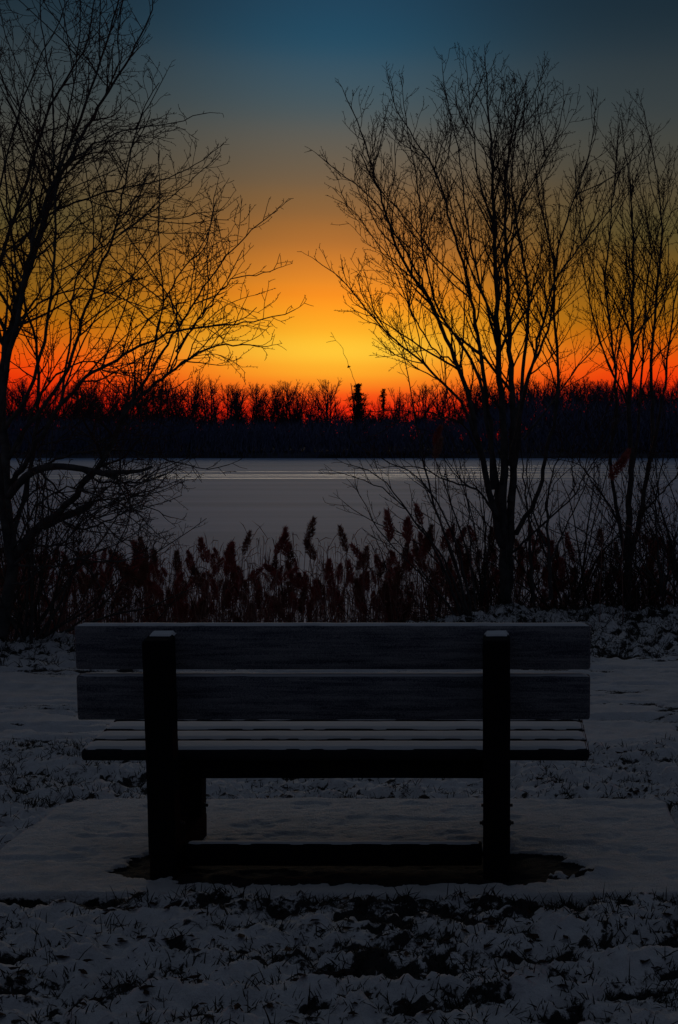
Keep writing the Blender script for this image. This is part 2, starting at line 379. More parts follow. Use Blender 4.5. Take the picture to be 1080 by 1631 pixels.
def place_mesh(me, origin, ang):     # rotate about x by ang round origin (y,z)
    oy, oz = origin; c, s = cos(ang), sin(ang)
    for v in me.vertices:
        y, z = v.co.y-oy, v.co.z-oz; v.co.y = oy+c*y-s*z; v.co.z = oz+s*y+c*z
    return me
def snow_strip(x0, x1, y0, y1, z, t, seed, n=150, m=7):
    """lumpy layer of snow lying on a plank's upper face"""
    v, q = [], []
    for i in range(n+1):
        x = x0+(x1-x0)*i/n
        for j in range(m+1):
            u = j/m; ed = (1-abs(2*u-1)**8)*min(1, .5*min(i, n-i))
            nz = float(fbm(np.array([x*16]), np.array([u*1.5]), 3, seed)[0]); w = .004*(float(vnoise(np.array([x*22]), np.array([j*3.]), seed+4)[0])-.5)*2
            v.append((x, y0+(y1-y0)*u+(w if j in (0, m) else 0), z+t*ed*(.85+.3*nz)-.0015*(1-ed)))
    for i in range(n):
        for j in range(m):
            a = i*(m+1)+j; q.append((a, a+1, a+m+2, a+m+1)[::-1])
    return mesh_np('snow', v, quads=q)
bench = thing('park_bench', (0, 0, 0), 'empty wooden park bench seen from behind with snow dusted slats on a concrete pad', 'bench')
BX0, BX1 = -1.515, .313
LEAN = R(7.0)
PADZ = .026
# posts (lean towards the camera at the top)
PW = .095
for pxc in (-1.192, -.020):
    me = box_grid(-.5, .5, 0, 1, 0, 1, .1)        # rebuilt below as an upright
    bpy.data.meshes.remove(me)
    v, f = [], []
    prof = [(-PW/2+.008, 0), (PW/2-.008, 0), (PW/2, .008), (PW/2, PW-.008), (PW/2-.008, PW), (-PW/2+.008, PW), (-PW/2, PW-.008), (-PW/2, .008)]
    hs = [.10]+list(np.linspace(.13, .845, 14))+[.858, .864]
    for k, z in enumerate(hs):
        ins = {len(hs)-1: .85, len(hs)-2: .97}.get(k, 1.0)
        for a, b2 in prof:
            w = .0012*(rng.random()-.5)
            v.append((pxc+a*ins+w, 4.985-PW/2+(PW/2+(b2-PW/2)*ins)-math.tan(LEAN)*z+w+ .0, z+(b2*math.tan(LEAN)*.9 if k > 0 else 0)))
    K = 8
    for i in range(len(hs)-1):
        for j in range(K): f.append((i*K+j, i*K+(j+1) % K, (i+1)*K+(j+1) % K, (i+1)*K+j))
    f.append(tuple(range((len(hs)-1)*K, len(hs)*K))); f.append(tuple(range(K))[::-1])
    me = bpy.data.meshes.new('post'); me.from_pydata(v, [], f); me.update()
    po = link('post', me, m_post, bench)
    ytop = 4.985-math.tan(LEAN)*.864
    s = snow_strip(pxc-PW*.45, pxc+PW*.45, ytop+.006, ytop+PW-.010, 0, .011, int(40+pxc*7), n=18, m=8)
    for vv in s.vertices: vv.co.z += .8645+(vv.co.y-ytop)*math.tan(LEAN)*.9
    link('snow_cap', s, m_snow, po)
    # front leg, standing on the same runner
    lm = box_grid(-.045, .045, 5.365, 5.455, .02, .415, .008)
    fl = link('front_leg', lm, m_post, bench); fl.location = (pxc, 0, 0)
    # runner on the ground joining both
    rm = box_grid(-.047, .047, 4.938, 5.457, PADZ-.03, .118, .008)
    rn = link('runner', rm, m_post, bench); rn.location = (pxc, 0, 0)
    # seat bearer
    sm = box_grid(-.045, .045, 5.03, 5.50, .335, .40, .006)
    sb = link('seat_bearer', sm, m_post, bench); sb.location = (pxc, 0, 0)
    place_mesh(sm, (5.03, .39), R(3.3))
    for zz in (.085,):
        for sgn in (-1, 1):
            bv = tube_mesh('bolt', [(np.array([(pxc+sgn*.044, 5.41, zz+.065), (pxc+sgn*.050, 5.41, zz+.065), (pxc+sgn*.0505, 5.41, zz+.065), (pxc+sgn*.060, 5.41, zz+.065), (pxc+sgn*.0605, 5.41, zz+.065)]), [.010, .010, .006, .006, .0005])], 8)
            link('bolt', bv, m_steel, bench)
            bv = tube_mesh('bolt', [(np.array([(pxc+sgn*(PW/2-.002), 5.01, .19), (pxc+sgn*(PW/2+.004), 5.01, .19), (pxc+sgn*(PW/2+.0045), 5.01, .19), (pxc+sgn*(PW/2+.013), 5.01, .19), (pxc+sgn*(PW/2+.0135), 5.01, .19)]), [.010, .010, .006, .006, .0005])], 8)
            link('bolt', bv, m_steel, bench)
# backrest planks, on the seat side of the posts
def yface(z): return 4.985+PW-math.tan(LEAN)*z
for z0, z1, sd in ((.555, .715, 3), (.738, .897, 4)):
    zc = (z0+z1)/2
    yc = yface(z0)+.004
    me = box_grid(BX0, BX1, yc, yc+.038, z0, z1, .006, sd)
    place_mesh(me, (yc, z0), LEAN)
    bp_ = link('backrest_plank', me, m_plank, bench)
    yt = yc-sin(LEAN)*(z1-z0); zt = z0+cos(LEAN)*(z1-z0)
    s = snow_strip(BX0+.004, BX1-.004, yt+.002, yt+.040, zt+.001, .007, sd+10, m=5)
    link('snow_layer', s, m_snow, bp_)
# seat slats
y = 5.035; z = .445; a = R(3.3)
for k in range(4):
    wdt = .122 if k < 3 else .10
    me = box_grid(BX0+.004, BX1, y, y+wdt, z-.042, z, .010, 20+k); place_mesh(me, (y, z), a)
    so = link('seat_slat', me, m_seat, bench)
    s = snow_strip(BX0+.009, BX1-.005, y+.007, y+wdt-.008, z, .006, 30+k, m=9); place_mesh(s, (y, z), a)
    link('snow_layer', s, m_snow, so)
    y += (wdt+.017)*cos(a); z += (wdt+.017)*sin(a)
link('seat_rail', box_grid(-1.192+.046, -.02-.046, 5.085, 5.13, .330, .400, .005, 7), m_post, bench)
link('stretcher', box_grid(-1.192+.053, -.02-.053, 5.03, 5.075, .030, .108, .005, 8), m_post, bench)
link('snow_layer', snow_strip(-1.13, -.08, 5.033, 5.072, .108, .004, 77, m=4), m_snow, bench)

# ------------------------------------------------------------------ bare trees: hand-laid stems, grown branches
def smooth_poly(pts, n):
    P = np.array(pts, float); seg = np.r_[0, np.cumsum(np.linalg.norm(np.diff(P, axis=0), axis=1))]
    t = np.linspace(0, seg[-1], n); out = np.stack([np.interp(t, seg, P[:, i]) for i in range(3)], 1)
    for _ in range(3): out[1:-1] = .25*out[:-2]+.5*out[1:-1]+.25*out[2:]
    return out
def unit(v): 
    l = math.sqrt(v[0]**2+v[1]**2+v[2]**2)+1e-9; return (v[0]/l, v[1]/l, v[2]/l)
def grow(start, d, length, r0, r1, nseg, wob, up, rg):
    p = list(start); pts = [tuple(p)]; d = unit(d); st = length/nseg
    for i in range(nseg):
        d = unit((d[0]+rg.gauss(0, wob), d[1]+rg.gauss(0, wob), d[2]+rg.gauss(0, wob)+up))
        p = [p[0]+d[0]*st, p[1]+d[1]*st, p[2]+d[2]*st]; pts.append(tuple(p))
    return np.array(pts), np.linspace(r0, r1, nseg+1)
def side_dir(d, ang, rg, bias=0.0):
    d = Vector(d).normalized(); r = Vector((rg.gauss(0, 1), rg.gauss(0, 1), rg.gauss(0, 1)+bias)); p = (r-d*r.dot(d)).normalized()
    return tuple(d*math.cos(ang)+p*math.sin(ang))
def envelope(kind, s, tip, off):
    '''how far a limb may reach before it is cut back: the outline of the crown, (height, sideways) in metres at the tree'''
    x, y, z = tip[0]+off[0], tip[1]+off[1], tip[2]+off[2]
    X_ = CX+x*F/y; Y_ = CY+(CAMH-z)*F/y
    if kind == 'left':
        b = np.interp(Y_, [-200, 60, 150, 180, 250, 330, 350, 430, 490, 560, 620, 760, 820, 900, 1000], [250, 262, 275, 330, 362, 440, 460, 445, 475, 440, 380, 375, 320, 275, 200])
        return X_ < b
    if kind == 'right':
        b = np.interp(Y_, [60, 140, 200, 250, 330, 400, 450, 600, 650, 700, 745, 850, 950], [700, 545, 530, 500, 525, 492, 520, 560, 600, 600, 525, 600, 720])
        t = np.interp(X_, [480, 560, 620, 740, 860, 960, 1100], [240, 140, 100, 62, 80, 140, 150])
        return X_ > b and Y_ > t
    return True
def branch_out(parent, L0, count, rg, out, level, P):
    pts, rad = parent; n = len(pts)
    acc = np.r_[0, np.cumsum(np.linalg.norm(np.diff(pts, axis=0), axis=1))]; tot = acc[-1]
    for k in range(count):
        t = P['start'][level]+(1-P['start'][level])*((k+rg.random())/count)**.9
        t = min(t, .985); i = min(int(np.searchsorted(acc, t*tot)), n-1); i = max(i, 1)
        f = (t*tot-acc[i-1])/(acc[i]-acc[i-1]+1e-9); s = pts[i-1]*(1-f)+pts[i]*f; d = pts[i]-pts[i-1]
        rr = rad[i-1]*(1-f)+rad[i]*f
        length = L0*(1-.68*t)*rg.uniform(.55, 1.25)
        r0 = max(min(rr*.6, P['r'][level]), P['rmin'])
        sd = side_dir(d, R(rg.uniform(*P['ang'][level])), rg, P.get('bias', .3))
        if level == 0:
            for _ in range(5):
                if envelope(P.get('env'), s, np.array(s)+np.array(sd)*length*1.15, P.get('off', (0, 0, 0))): break
                length *= .72
        b = grow(s, sd, length, r0, P['rmin']*.75, P['seg'][level], P['wob'][level], P['up'][level], rg)
        out[level].append(b)
        if level+1 < len(P['n']):
            c = P['n'][level+1]; c = int(round(c*length/P['ref'][level+1]*rg.uniform(.7, 1.3)))
            if c > 0: branch_out(b, P['len'][level+1]*min(1.2, length/P['ref'][level+1]+.25), c, rg, out, level+1, P)
def bare_tree(name, base, stems, label, cat, P, seed, stubs=(), group=None, leaves=()):
    rg = random.Random(seed)
    root = thing(name, base, label, cat, group)
    off = np.array(base); P = dict(P, off=base)
    big = []; out = [[] for _ in P['n']]
    for st in stems:
        pts, r0, r1 = st['p'], st['r0'], st['r1']; n = max(10, len(pts)*4)
        W3 = [px(*q) for q in pts]; s = smooth_poly(W3, n)
        s[1:-1] += nrs.randn(n-2, 3)*.006
        t = np.linspace(0, 1, n); r0 = r0*P.get('rs', 1); rad = r0+(r1-r0)*t**.7
        big.append((s-off, rad))
        tot = float(np.linalg.norm(np.diff(s, axis=0), axis=1).sum())
        cnt = int(round(st.get('n', 1)*P['n'][0]*tot))
        if cnt: branch_out((s-off, rad), st.get('len', P['len'][0]), cnt, rg, out, 0, dict(P, start=[st.get('s', .3)]+P['start'][1:]))
        for k in range(int(P.get('limbs', 0)*tot*st.get('n', 1)+rg.random())):      # longer secondary limbs
            t_ = rg.uniform(max(.25, st.get('s', .3)), .85); i_ = int(t_*(n-1)); L_ = rg.uniform(.8, 1.7)*(1.1-.6*t_)
            dd = side_dir(s[min(i_+1, n-1)]-s[i_-1], R(rg.uniform(*P['lang'])), rg, .25)
            while L_ > .25 and not envelope(P.get('env'), None, s[i_]-off+np.array(dd)*(L_+.35), off): L_ *= .8
            if L_ < .3: continue
            b_ = grow(tuple(s[i_]-off), dd, L_, max(.005, rad[i_]*.55), .003, 14, .075, P['up'][0], rg); big.append(b_)
            branch_out(b_, .62*P['len'][0], int(L_*P['n'][0]*.9)+1, rg, out, 0, dict(P, start=[.15]+P['start'][1:]))
        # the stem's own fine tip
        tip = grow(tuple(s[-1]-off), tuple(s[-1]-s[-2]), .12, r1, P['rmin']*.7, 5, .12, .06, rg); out[1].append(tip)
        if len(P['n']) > 2: branch_out(tip, .12, 3, rg, out, 2, P)
    link('trunk', tube_mesh('trunk', big, 10), m_bark, root)
    for pts, r0, r1 in stubs:
        s = smooth_poly([px(*q) for q in pts], 12)-off
        link('sawn_limb', tube_mesh('sawn_limb', [(np.vstack([s, s[-1:]+.001]), np.r_[np.linspace(r0, r1, 12), .0005])], 10), m_bark, root)
    c1, q1 = tubes_arrays(out[0], 5); c2, q2 = tubes_arrays([b for L in out[1:] for b in L], 3)
    link('crown', mesh_np('crown', np.concatenate([c1, c2]), quads=np.concatenate([q1, q2+len(c1)])), m_twig, root)
    for (x, y, D) in leaves:
        c = np.array(px(x, y, D))-off; v, q = [], []
        for k in range(5):
            a = Vector((rg.gauss(0, 1), rg.gauss(0, 1), rg.gauss(0, .5)-.3)).normalized()*.026; b_ = a.cross(Vector((.3, .2, 1))).normalized()*.014
            o_ = Vector(c); bs = len(v)
            v += [o_, o_+a*.45+b_, o_+a, o_+a*.45-b_+Vector((0, 0, .006))]; q.append((bs, bs+1, bs+2, bs+3))
        link('dead_leaf', mesh_np('dead_leaf', v, quads=q), m_dead, root)
    print(name, [len(L) for L in out])
    return root

PR = dict(n=[5.0, 8.5, 12], len=[.90, .42, .055], ref=[0, .8, .42], r=[.0095, .0044, .0030], rmin=.0024,
          start=[.3, .12, .15], ang=[(20, 42), (26, 56), (35, 75)], seg=[10, 6, 2], wob=[.09, .15, .1], up=[.055, .045, .05], bias=.5, rs=.72, limbs=1.15, lang=(20, 50), env='right')
D1 = 12.9
# each stem: (photo x, photo y, metres away)
right_stems = [
    dict(p=[(806, 1000, D1), (804, 900, D1), (800, 850, D1), (803, 740, D1), (801, 650, D1), (793, 560, 12.9), (791, 470, 12.8), (786, 360, 12.7), (784, 267, 12.6), (776, 170, 12.6), (772, 100, 12.6)], r0=.085, r1=.004, s=.38),
    dict(p=[(809, 995, 12.95), (811, 860, 12.95), (818, 740, 13.0), (817, 640, 13.0), (812, 560, 13.1), (808, 472, 13.2), (805, 389, 13.3), (804, 283, 13.3), (819, 189, 13.4), (838, 130, 13.5)], r0=.075, r1=.004, s=.4),
    dict(p=[(800, 870, 12.88), (782, 790, 12.8), (766, 720, 12.7), (752, 650, 12.5), (730, 583, 12.4), (685, 478, 12.2), (647, 428, 12.1), (619, 361, 12.0), (591, 267, 11.9), (572, 195, 11.9), (546, 142, 11.9)], r0=.05, r1=.003, s=.32, n=1.05),
    dict(p=[(803, 860, 12.9), (788, 760, 13.0), (778, 650, 13.1), (769, 578, 13.2), (747, 461, 13.4), (719, 356, 13.5), (697, 278, 13.6), (663, 222, 13.7), (624, 167, 13.8), (617, 118, 13.8)], r0=.045, r1=.003, s=.32),
    dict(p=[(785, 780, 12.9), (775, 650, 13.0), (758, 583, 13.2), (724, 533, 13.5), (700, 505, 13.7), (672, 400, 14.0), (668, 300, 14.2), (650, 215, 14.3), (640, 130, 14.4)], r0=.03, r1=.003, s=.4),
    dict(p=[(766, 720, 12.7), (736, 640, 12.4), (669, 573, 12.0), (620, 535, 11.8), (580, 488, 11.6), (535, 433, 11.4), (500, 412, 11.3)], r0=.026, r1=.003, s=.25, n=1.2),
    dict(p=[(685, 478, 12.2), (660, 425, 12.0), (636, 385, 11.8), (602, 322, 11.6), (552, 283, 11.4), (506, 246, 11.3)], r0=.015, r1=.003, s=.2, n=1.2),
    dict(p=[(812, 800, 12.95), (826, 700, 13.2), (834, 590, 13.4), (844, 472, 13.6), (826, 370, 13.8), (813, 300, 13.9), (822, 200, 14.0), (870, 110, 14.0)], r0=.04, r1=.003, s=.35),
    dict(p=[(812, 740, 12.9), (830, 650, 12.6), (846, 580, 12.4), (869, 500, 12.2), (880, 452, 12.1), (915, 400, 12.0), (957, 355, 11.9), (995, 300, 11.8)], r0=.032, r1=.003, s=.3, n=1.1),
    dict(p=[(822, 850, 12.9), (858, 793, 12.7), (864, 745, 12.6), (885, 671, 12.5), (891, 597, 12.4), (880, 480, 12.3), (894, 361, 12.2), (924, 300, 12.1), (945, 220, 12.1), (950, 165, 12.1)], r0=.034, r1=.003, s=.35),
    dict(p=[(815, 690, 13.0), (840, 600, 13.4), (878, 520, 13.8), (885, 420, 14.0), (860, 330, 14.2), (848, 240, 14.3), (866, 150, 14.4)], r0=.026, r1=.003, s=.3),
    dict(p=[(795, 560, 12.9), (770, 470, 12.5), (745, 380, 12.3), (738, 280, 12.2), (720, 190, 12.1), (705, 110, 12.1)], r0=.02, r1=.003, s=.2, n=1.1),
    dict(p=[(792, 480, 12.8), (800, 400, 12.4), (830, 320, 12.2), (880, 240, 12.0), (900, 160, 12.0)], r0=.018, r1=.003, s=.15, n=1.1),
    dict(p=[(786, 360, 12.7), (762, 290, 12.8), (752, 200, 12.9), (742, 100, 13.0)], r0=.014, r1=.003, s=.1, n=1.2),
    dict(p=[(790, 400, 12.8), (815, 330, 13.0), (800, 240, 13.1), (805, 150, 13.1)], r0=.014, r1=.003, s=.1, n=1.2),
    dict(p=[(747, 461, 13.4), (702, 420, 13.2), (650, 350, 13.0), (600, 300, 12.9), (585, 240, 12.9)], r0=.013, r1=.003, s=.1, n=1.2),
    dict(p=[(770, 740, 12.8), (740, 672, 12.5), (680, 655, 12.2), (625, 653, 12.0), (585, 655, 11.9)], r0=.016, r1=.003, s=.3, n=.7, len=.5),
    dict(p=[(795, 830, 12.8), (760, 775, 12.5), (720, 770, 12.3), (670, 742, 12.1), (610, 745, 12.0)], r0=.02, r1=.003, s=.2, n=1.1, len=.6),
    dict(p=[(835, 700, 13.4), (880, 640, 13.6), (940, 560, 13.8), (985, 520, 14.0), (1030, 500, 14.2)], r0=.016, r1=.003, s=.2, n=1.1),
    dict(p=[(815, 880, 12.9), (870, 830, 12.6), (915, 790, 12.4), (945, 735, 12.2), (975, 700, 12.1)], r0=.018, r1=.003, s=.3, n=1, len=.6),
    dict(p=[(730, 583, 12.4), (690, 560, 12.2), (655, 500, 12.0), (640, 420, 11.9), (600, 390, 11.9), (560, 330, 11.9), (540, 320, 11.9)], r0=.012, r1=.003, s=.1, n=1.3),
]
bare_tree('bare_tree', px(806, 978, D1), right_stems, 'tall bare tree with many spreading stems standing behind the right end of the bench', 'tree', PR, 21, leaves=[(712, 762, 12.3), (708, 758, 12.3)])

D2 = 13.4
r2 = [
    dict(p=[(998, 958, D2), (1000, 880, D2), (1003, 820, D2), (1006, 727, D2), (1001, 640, 13.3), (1008, 560, 13.2), (1006, 433, 13.1), (1010, 389, 13.1), (1003, 278, 13.0), (990, 200, 13.0)], r0=.06, r1=.003, s=.4),
    dict(p=[(1000, 900, D2), (985, 830, 13.3), (975, 775, 13.2), (970, 735, 13.1), (985, 660, 13.0), (976, 560, 12.9), (962, 450, 12.8), (975, 330, 12.7), (986, 200, 12.7)], r0=.034, r1=.003, s=.4),
    dict(p=[(1003, 890, D2), (1020, 820, 13.5), (1032, 745, 13.6), (1044, 708, 13.7), (1035, 600, 13.8), (1046, 472, 13.9), (1057, 361, 14.0), (1041, 239, 14.1), (1020, 160, 14.1)], r0=.042, r1=.003, s=.4),
    dict(p=[(1040, 715, 13.6), (1060, 610, 13.3), (1068, 520, 13.1), (1085, 420, 13.0), (1100, 300, 12.9)], r0=.024, r1=.003, s=.2),
    dict(p=[(1003, 780, D2), (1018, 680, 13.6), (1024, 560, 13.8), (1030, 440, 14.0), (1060, 330, 14.1), (1075, 250, 14.2)], r0=.024, r1=.003, s=.2),
    dict(p=[(1001, 650, 13.3), (960, 560, 13.5), (935, 470, 13.6), (925, 380, 13.7), (912, 300, 13.8)], r0=.016, r1=.003, s=.15, n=1.1),
    dict(p=[(985, 830, 13.3), (950, 770, 13.0), (920, 735, 12.9), (880, 730, 12.8)], r0=.014, r1=.003, s=.2, len=.5),
    dict(p=[(1020, 820, 13.5), (1060, 780, 13.2), (1090, 740, 13.1), (1130, 720, 13.0)], r0=.016, r1=.003, s=.2, len=.6),
    dict(p=[(1006, 560, 13.2), (1040, 480, 12.9), (1080, 440, 12.7), (1130, 380, 12.6)], r0=.014, r1=.003, s=.2, len=.6),
]
bare_tree('bare_tree', px(998, 955, D2), r2, 'slim bare tree forking into three stems at the right edge of the view', 'tree', PR, 33)

PL = dict(PR, env='left', rs=.68, limbs=1.5, lang=(28, 65), n=[5.0, 8.0, 12], len=[.95, .40, .050], ang=[(28, 60), (30, 70), (40, 85)], up=[.02, .02, .03], wob=[.11, .17, .1], r=[.011, .0045, .0027], bias=.2)
D3 = 10.6
left_stems = [
    dict(p=[(2, 1012, D3), (14, 950, D3), (22, 900, D3), (18, 850, D3), (8, 800, 10.7), (10, 750, 10.8), (2, 650, 10.9), (10, 540, 11.0), (38, 445, 11.1), (70, 360, 11.2), (95, 280, 11.3), (145, 190, 11.3), (175, 145, 11.4), (205, 95, 11.4), (235, 40, 11.5), (248, -20, 11.5)], r0=.078, r1=.004, s=.4),
    dict(p=[(24, 885, D3), (55, 842, 10.5), (90, 822, 10.4), (120, 790, 10.3), (139, 767, 10.2), (165, 735, 10.1), (195, 660, 10.0), (250, 605, 9.9), (320, 560, 9.8), (370, 545, 9.8), (425, 552, 9.7)], r0=.055, r1=.003, s=.35, n=1.1),
    dict(p=[(10, 770, 10.8), (35, 755, 10.7), (60, 700, 10.5), (98, 645, 10.4), (135, 600, 10.3), (215, 555, 10.1), (280, 525, 10.0), (350, 520, 9.9), (410, 512, 9.8), (470, 493, 9.8)], r0=.035, r1=.003, s=.3, n=1.1),
    dict(p=[(8, 740, 10.8), (50, 668, 10.9), (105, 605, 11.0), (125, 530, 11.1), (170, 400, 11.2), (190, 350, 11.3), (205, 240, 11.4), (225, 190, 11.4), (264, 118, 11.5)], r0=.03, r1=.003, s=.3),
    dict(p=[(4, 690, 10.9), (50, 620, 10.5), (72, 540, 10.3), (82, 450, 10.2), (90, 375, 10.1), (84, 250, 10.1), (86, 150, 10.0), (66, 50, 10.0), (60, -30, 10.0)], r0=.026, r1=.003, s=.3),
    dict(p=[(-40, 700, 11.4), (-30, 600, 11.5), (0, 400, 11.6), (30, 330, 11.7), (85, 150, 11.8), (140, 80, 11.9), (150, 0, 12.0), (160, -60, 12)], r0=.04, r1=.004, s=.3),
    dict(p=[(95, 645, 10.6), (115, 525, 10.7), (112, 470, 10.8), (135, 410, 10.8), (170, 390, 10.9), (225, 350, 11.0), (290, 300, 11.1), (345, 250, 11.2)], r0=.016, r1=.003, s=.2, n=1.1),
    dict(p=[(38, 445, 11.1), (90, 280, 10.9), (150, 225, 10.8), (210, 205, 10.7), (280, 195, 10.6), (330, 180, 10.6)], r0=.018, r1=.003, s=.25, n=1.1, len=.7),
    dict(p=[(20, 400, 11.1), (75, 340, 11.3), (165, 305, 11.4), (250, 290, 11.5), (300, 270, 11.6), (350, 234, 11.7)], r0=.018, r1=.003, s=.25, n=1.1, len=.7),
    dict(p=[(195, 660, 10.0), (275, 535, 9.8), (310, 480, 9.7), (345, 430, 9.6), (362, 410, 9.6), (400, 365, 9.5), (440, 335, 9.5)], r0=.018, r1=.003, s=.35, n=1.2, len=.7),
    dict(p=[(225, 630, 10.0), (250, 540, 10.2), (262, 470, 10.3), (300, 420, 10.4), (335, 370, 10.5), (345, 300, 10.5)], r0=.013, r1=.003, s=.3, n=1.1, len=.7),
    dict(p=[(280, 560, 9.9), (340, 480, 9.8), (370, 440, 9.8), (410, 440, 9.7), (440, 428, 9.7)], r0=.011, r1=.003, s=.2, n=1.2, len=.45),
    dict(p=[(18, 860, 10.6), (40, 790, 10.9), (60, 680, 11.1), (62, 560, 11.3), (30, 450, 11.4), (15, 350, 11.5), (0, 200, 11.5)], r0=.03, r1=.004, s=.25),
    dict(p=[(90, 822, 10.4), (125, 845, 10.2), (160, 838, 10.0), (190, 820, 9.9), (230, 800, 9.8), (272, 824, 9.7)], r0=.016, r1=.003, s=.15, n=1.3, len=.45),
    dict(p=[(40, 870, 10.6), (100, 870, 10.3), (130, 830, 10.1), (175, 800, 9.9), (220, 770, 9.8), (275, 745, 9.7)], r0=.015, r1=.003, s=.15, n=1.4, len=.5),
    dict(p=[(60, 745, 10.7), (120, 720, 10.4), (200, 715, 10.2), (280, 735, 10.0), (330, 750, 9.9), (365, 740, 9.9)], r0=.016, r1=.003, s=.25, n=1.3, len=.45),
    dict(p=[(30, 900, 10.5), (80, 905, 10.2), (130, 885, 10.0), (190, 895, 9.8), (240, 890, 9.7), (262, 868, 9.7)], r0=.014, r1=.003, s=.15, n=1.4, len=.5),
    dict(p=[(25, 720, 10.8), (70, 610, 11.3), (130, 570, 11.6), (200, 590, 11.8), (270, 650, 11.9), (310, 655, 11.9)], r0=.018, r1=.003, s=.2, n=1.2, len=.7),
    dict(p=[(10, 560, 11.0), (-30, 420, 11.0), (10, 250, 10.9), (50, 120, 10.8), (100, 20, 10.8), (130, -40, 10.8)], r0=.02, r1=.003, s=.2),
    dict(p=[(70, 360, 11.2), (100, 240, 11.5), (120, 120, 11.6), (130, 20, 11.7), (125, -40, 11.7)], r0=.016, r1=.003, s=.15),
    dict(p=[(145, 190, 11.3), (190, 110, 11.1), (185, 50, 11.0), (200, -30, 11.0)], r0=.012, r1=.003, s=.1, len=.6),
    dict(p=[(10, 540, 11.0), (60, 480, 10.7), (130, 455, 10.5), (190, 470, 10.3), (250, 500, 10.2), (300, 480, 10.1)], r0=.014, r1=.003, s=.2, n=1.1, len=.7),
    dict(p=[(15, 930, 10.6), (45, 930, 10.4), (80, 880, 10.2), (100, 860, 10.2), (140, 900, 10.0), (170, 950, 9.9)], r0=.014, r1=.003, s=.15, n=1.3, len=.5),
]
left_stems.append(dict(p=[(14, 880, 10.6), (0, 780, 10.5), (-6, 680, 10.4), (8, 600, 10.3), (24, 520, 10.2), (42, 430, 10.2), (66, 330, 10.1), (110, 240, 10.1), (150, 130, 10.0), (185, 20, 10.0), (200, -60, 10.0)], r0=.05, r1=.004, s=.35))
for q in ([(20, 880, 10.6), (60, 800, 10.3), (110, 770, 10.1), (160, 790, 10.0), (215, 830, 9.9), (240, 850, 9.8)], [(15, 840, 10.7), (60, 770, 11.0), (120, 800, 11.2), (180, 850, 11.3), (230, 870, 11.3)],
          [(97, 822, 10.4), (140, 800, 10.5), (200, 790, 10.6), (250, 780, 10.6), (285, 765, 10.6)], [(165, 735, 10.1), (190, 770, 10.0), (205, 800, 9.9), (250, 850, 9.9)],
          [(60, 745, 10.5), (100, 790, 10.7), (150, 830, 10.8), (175, 880, 10.8)], [(120, 742, 10.3), (160, 770, 10.3), (215, 770, 10.2), (262, 742, 10.1), (300, 730, 10.1)],
          [(22, 900, 10.5), (70, 860, 10.7), (90, 900, 10.9), (130, 930, 11.0)], [(8, 800, 10.7), (40, 720, 11.2), (90, 700, 11.5), (160, 700, 11.7), (220, 730, 11.8)]):
    left_stems.append(dict(p=q, r0=.014, r1=.003, s=.1, n=1.7, len=.42))
stubs = [([(70, 838, 10.5), (97, 824, 10.4), (125, 815, 10.3), (143, 808, 10.2), (146, 800, 10.2)], .032, .022),
         ([(14, 790, 10.7), (38, 756, 10.6), (62, 742, 10.5), (105, 742, 10.3), (150, 750, 10.1), (180, 756, 10.0), (186, 760, 10.0)], .033, .019),
         ([(170, 752, 10.0), (210, 752, 9.9), (240, 747, 9.8), (242, 743, 9.8)], .018, .010)]
bare_tree('bare_tree', px(2, 1010, D3), left_stems, 'gnarled bare tree with sawn off low limbs filling the left edge of the view', 'tree', PL, 44, stubs)

# shrubs and saplings on the bank
PS = dict(PR, env=None, rs=1, limbs=0, n=[3.4, 4.2, 2.0], len=[.55, .22, .05], r=[.006, .003, .002], ang=[(18, 40), (25, 55), (35, 70)], up=[.05, .04, .03], ref=[0, .5, .22])
shrub = [
    dict(p=[(742, 1005, 12.2), (700, 885, 12.0), (663, 833, 11.9), (602, 750, 11.7), (552, 739, 11.6)], r0=.016, r1=.003, s=.4),
    dict(p=[(748, 1005, 12.3), (715, 900, 12.2), (665, 830, 12.1), (610, 775, 12.0), (560, 760, 12.0), (536, 752, 12)], r0=.014, r1=.003, s=.4),
    dict(p=[(752, 1005, 12.3), (720, 870, 12.4), (702, 844, 12.4), (674, 739, 12.6), (652, 611, 12.8), (635, 511, 12.9)], r0=.016, r1=.003, s=.4, n=1.1),
    dict(p=[(755, 1005, 12.2), (735, 880, 12.0), (700, 800, 11.9), (660, 750, 11.8), (610, 735, 11.7), (560, 700, 11.7)], r0=.014, r1=.003, s=.4),
    dict(p=[(750, 1005, 12.3), (690, 880, 12.3), (640, 850, 12.2), (590, 830, 12.2), (548, 800, 12.2)], r0=.010, r1=.003, s=.4),
    dict(p=[(760, 1005, 12.3), (748, 850, 12.5), (742, 760, 12.6), (720, 700, 12.7)], r0=.010, r1=.003, s=.4),
    dict(p=[(745, 1005, 12.2), (660, 900, 11.9), (600, 850, 11.8), (566, 770, 11.8)], r0=.010, r1=.003, s=.4),
]
shrub.append(dict(p=[(602, 750, 11.7), (588, 700, 11.7), (578, 650, 11.7), (560, 595, 11.7), (550, 565, 11.7), (541, 548, 11.7)], r0=.003, r1=.0016, s=.9, n=0))
bare_tree('bare_shrub', px(748, 990, 12.25), shrub, 'leafless shrub arching left over the reeds below the large right tree', 'shrub', PS, 55, leaves=[(557, 583, 11.7)])
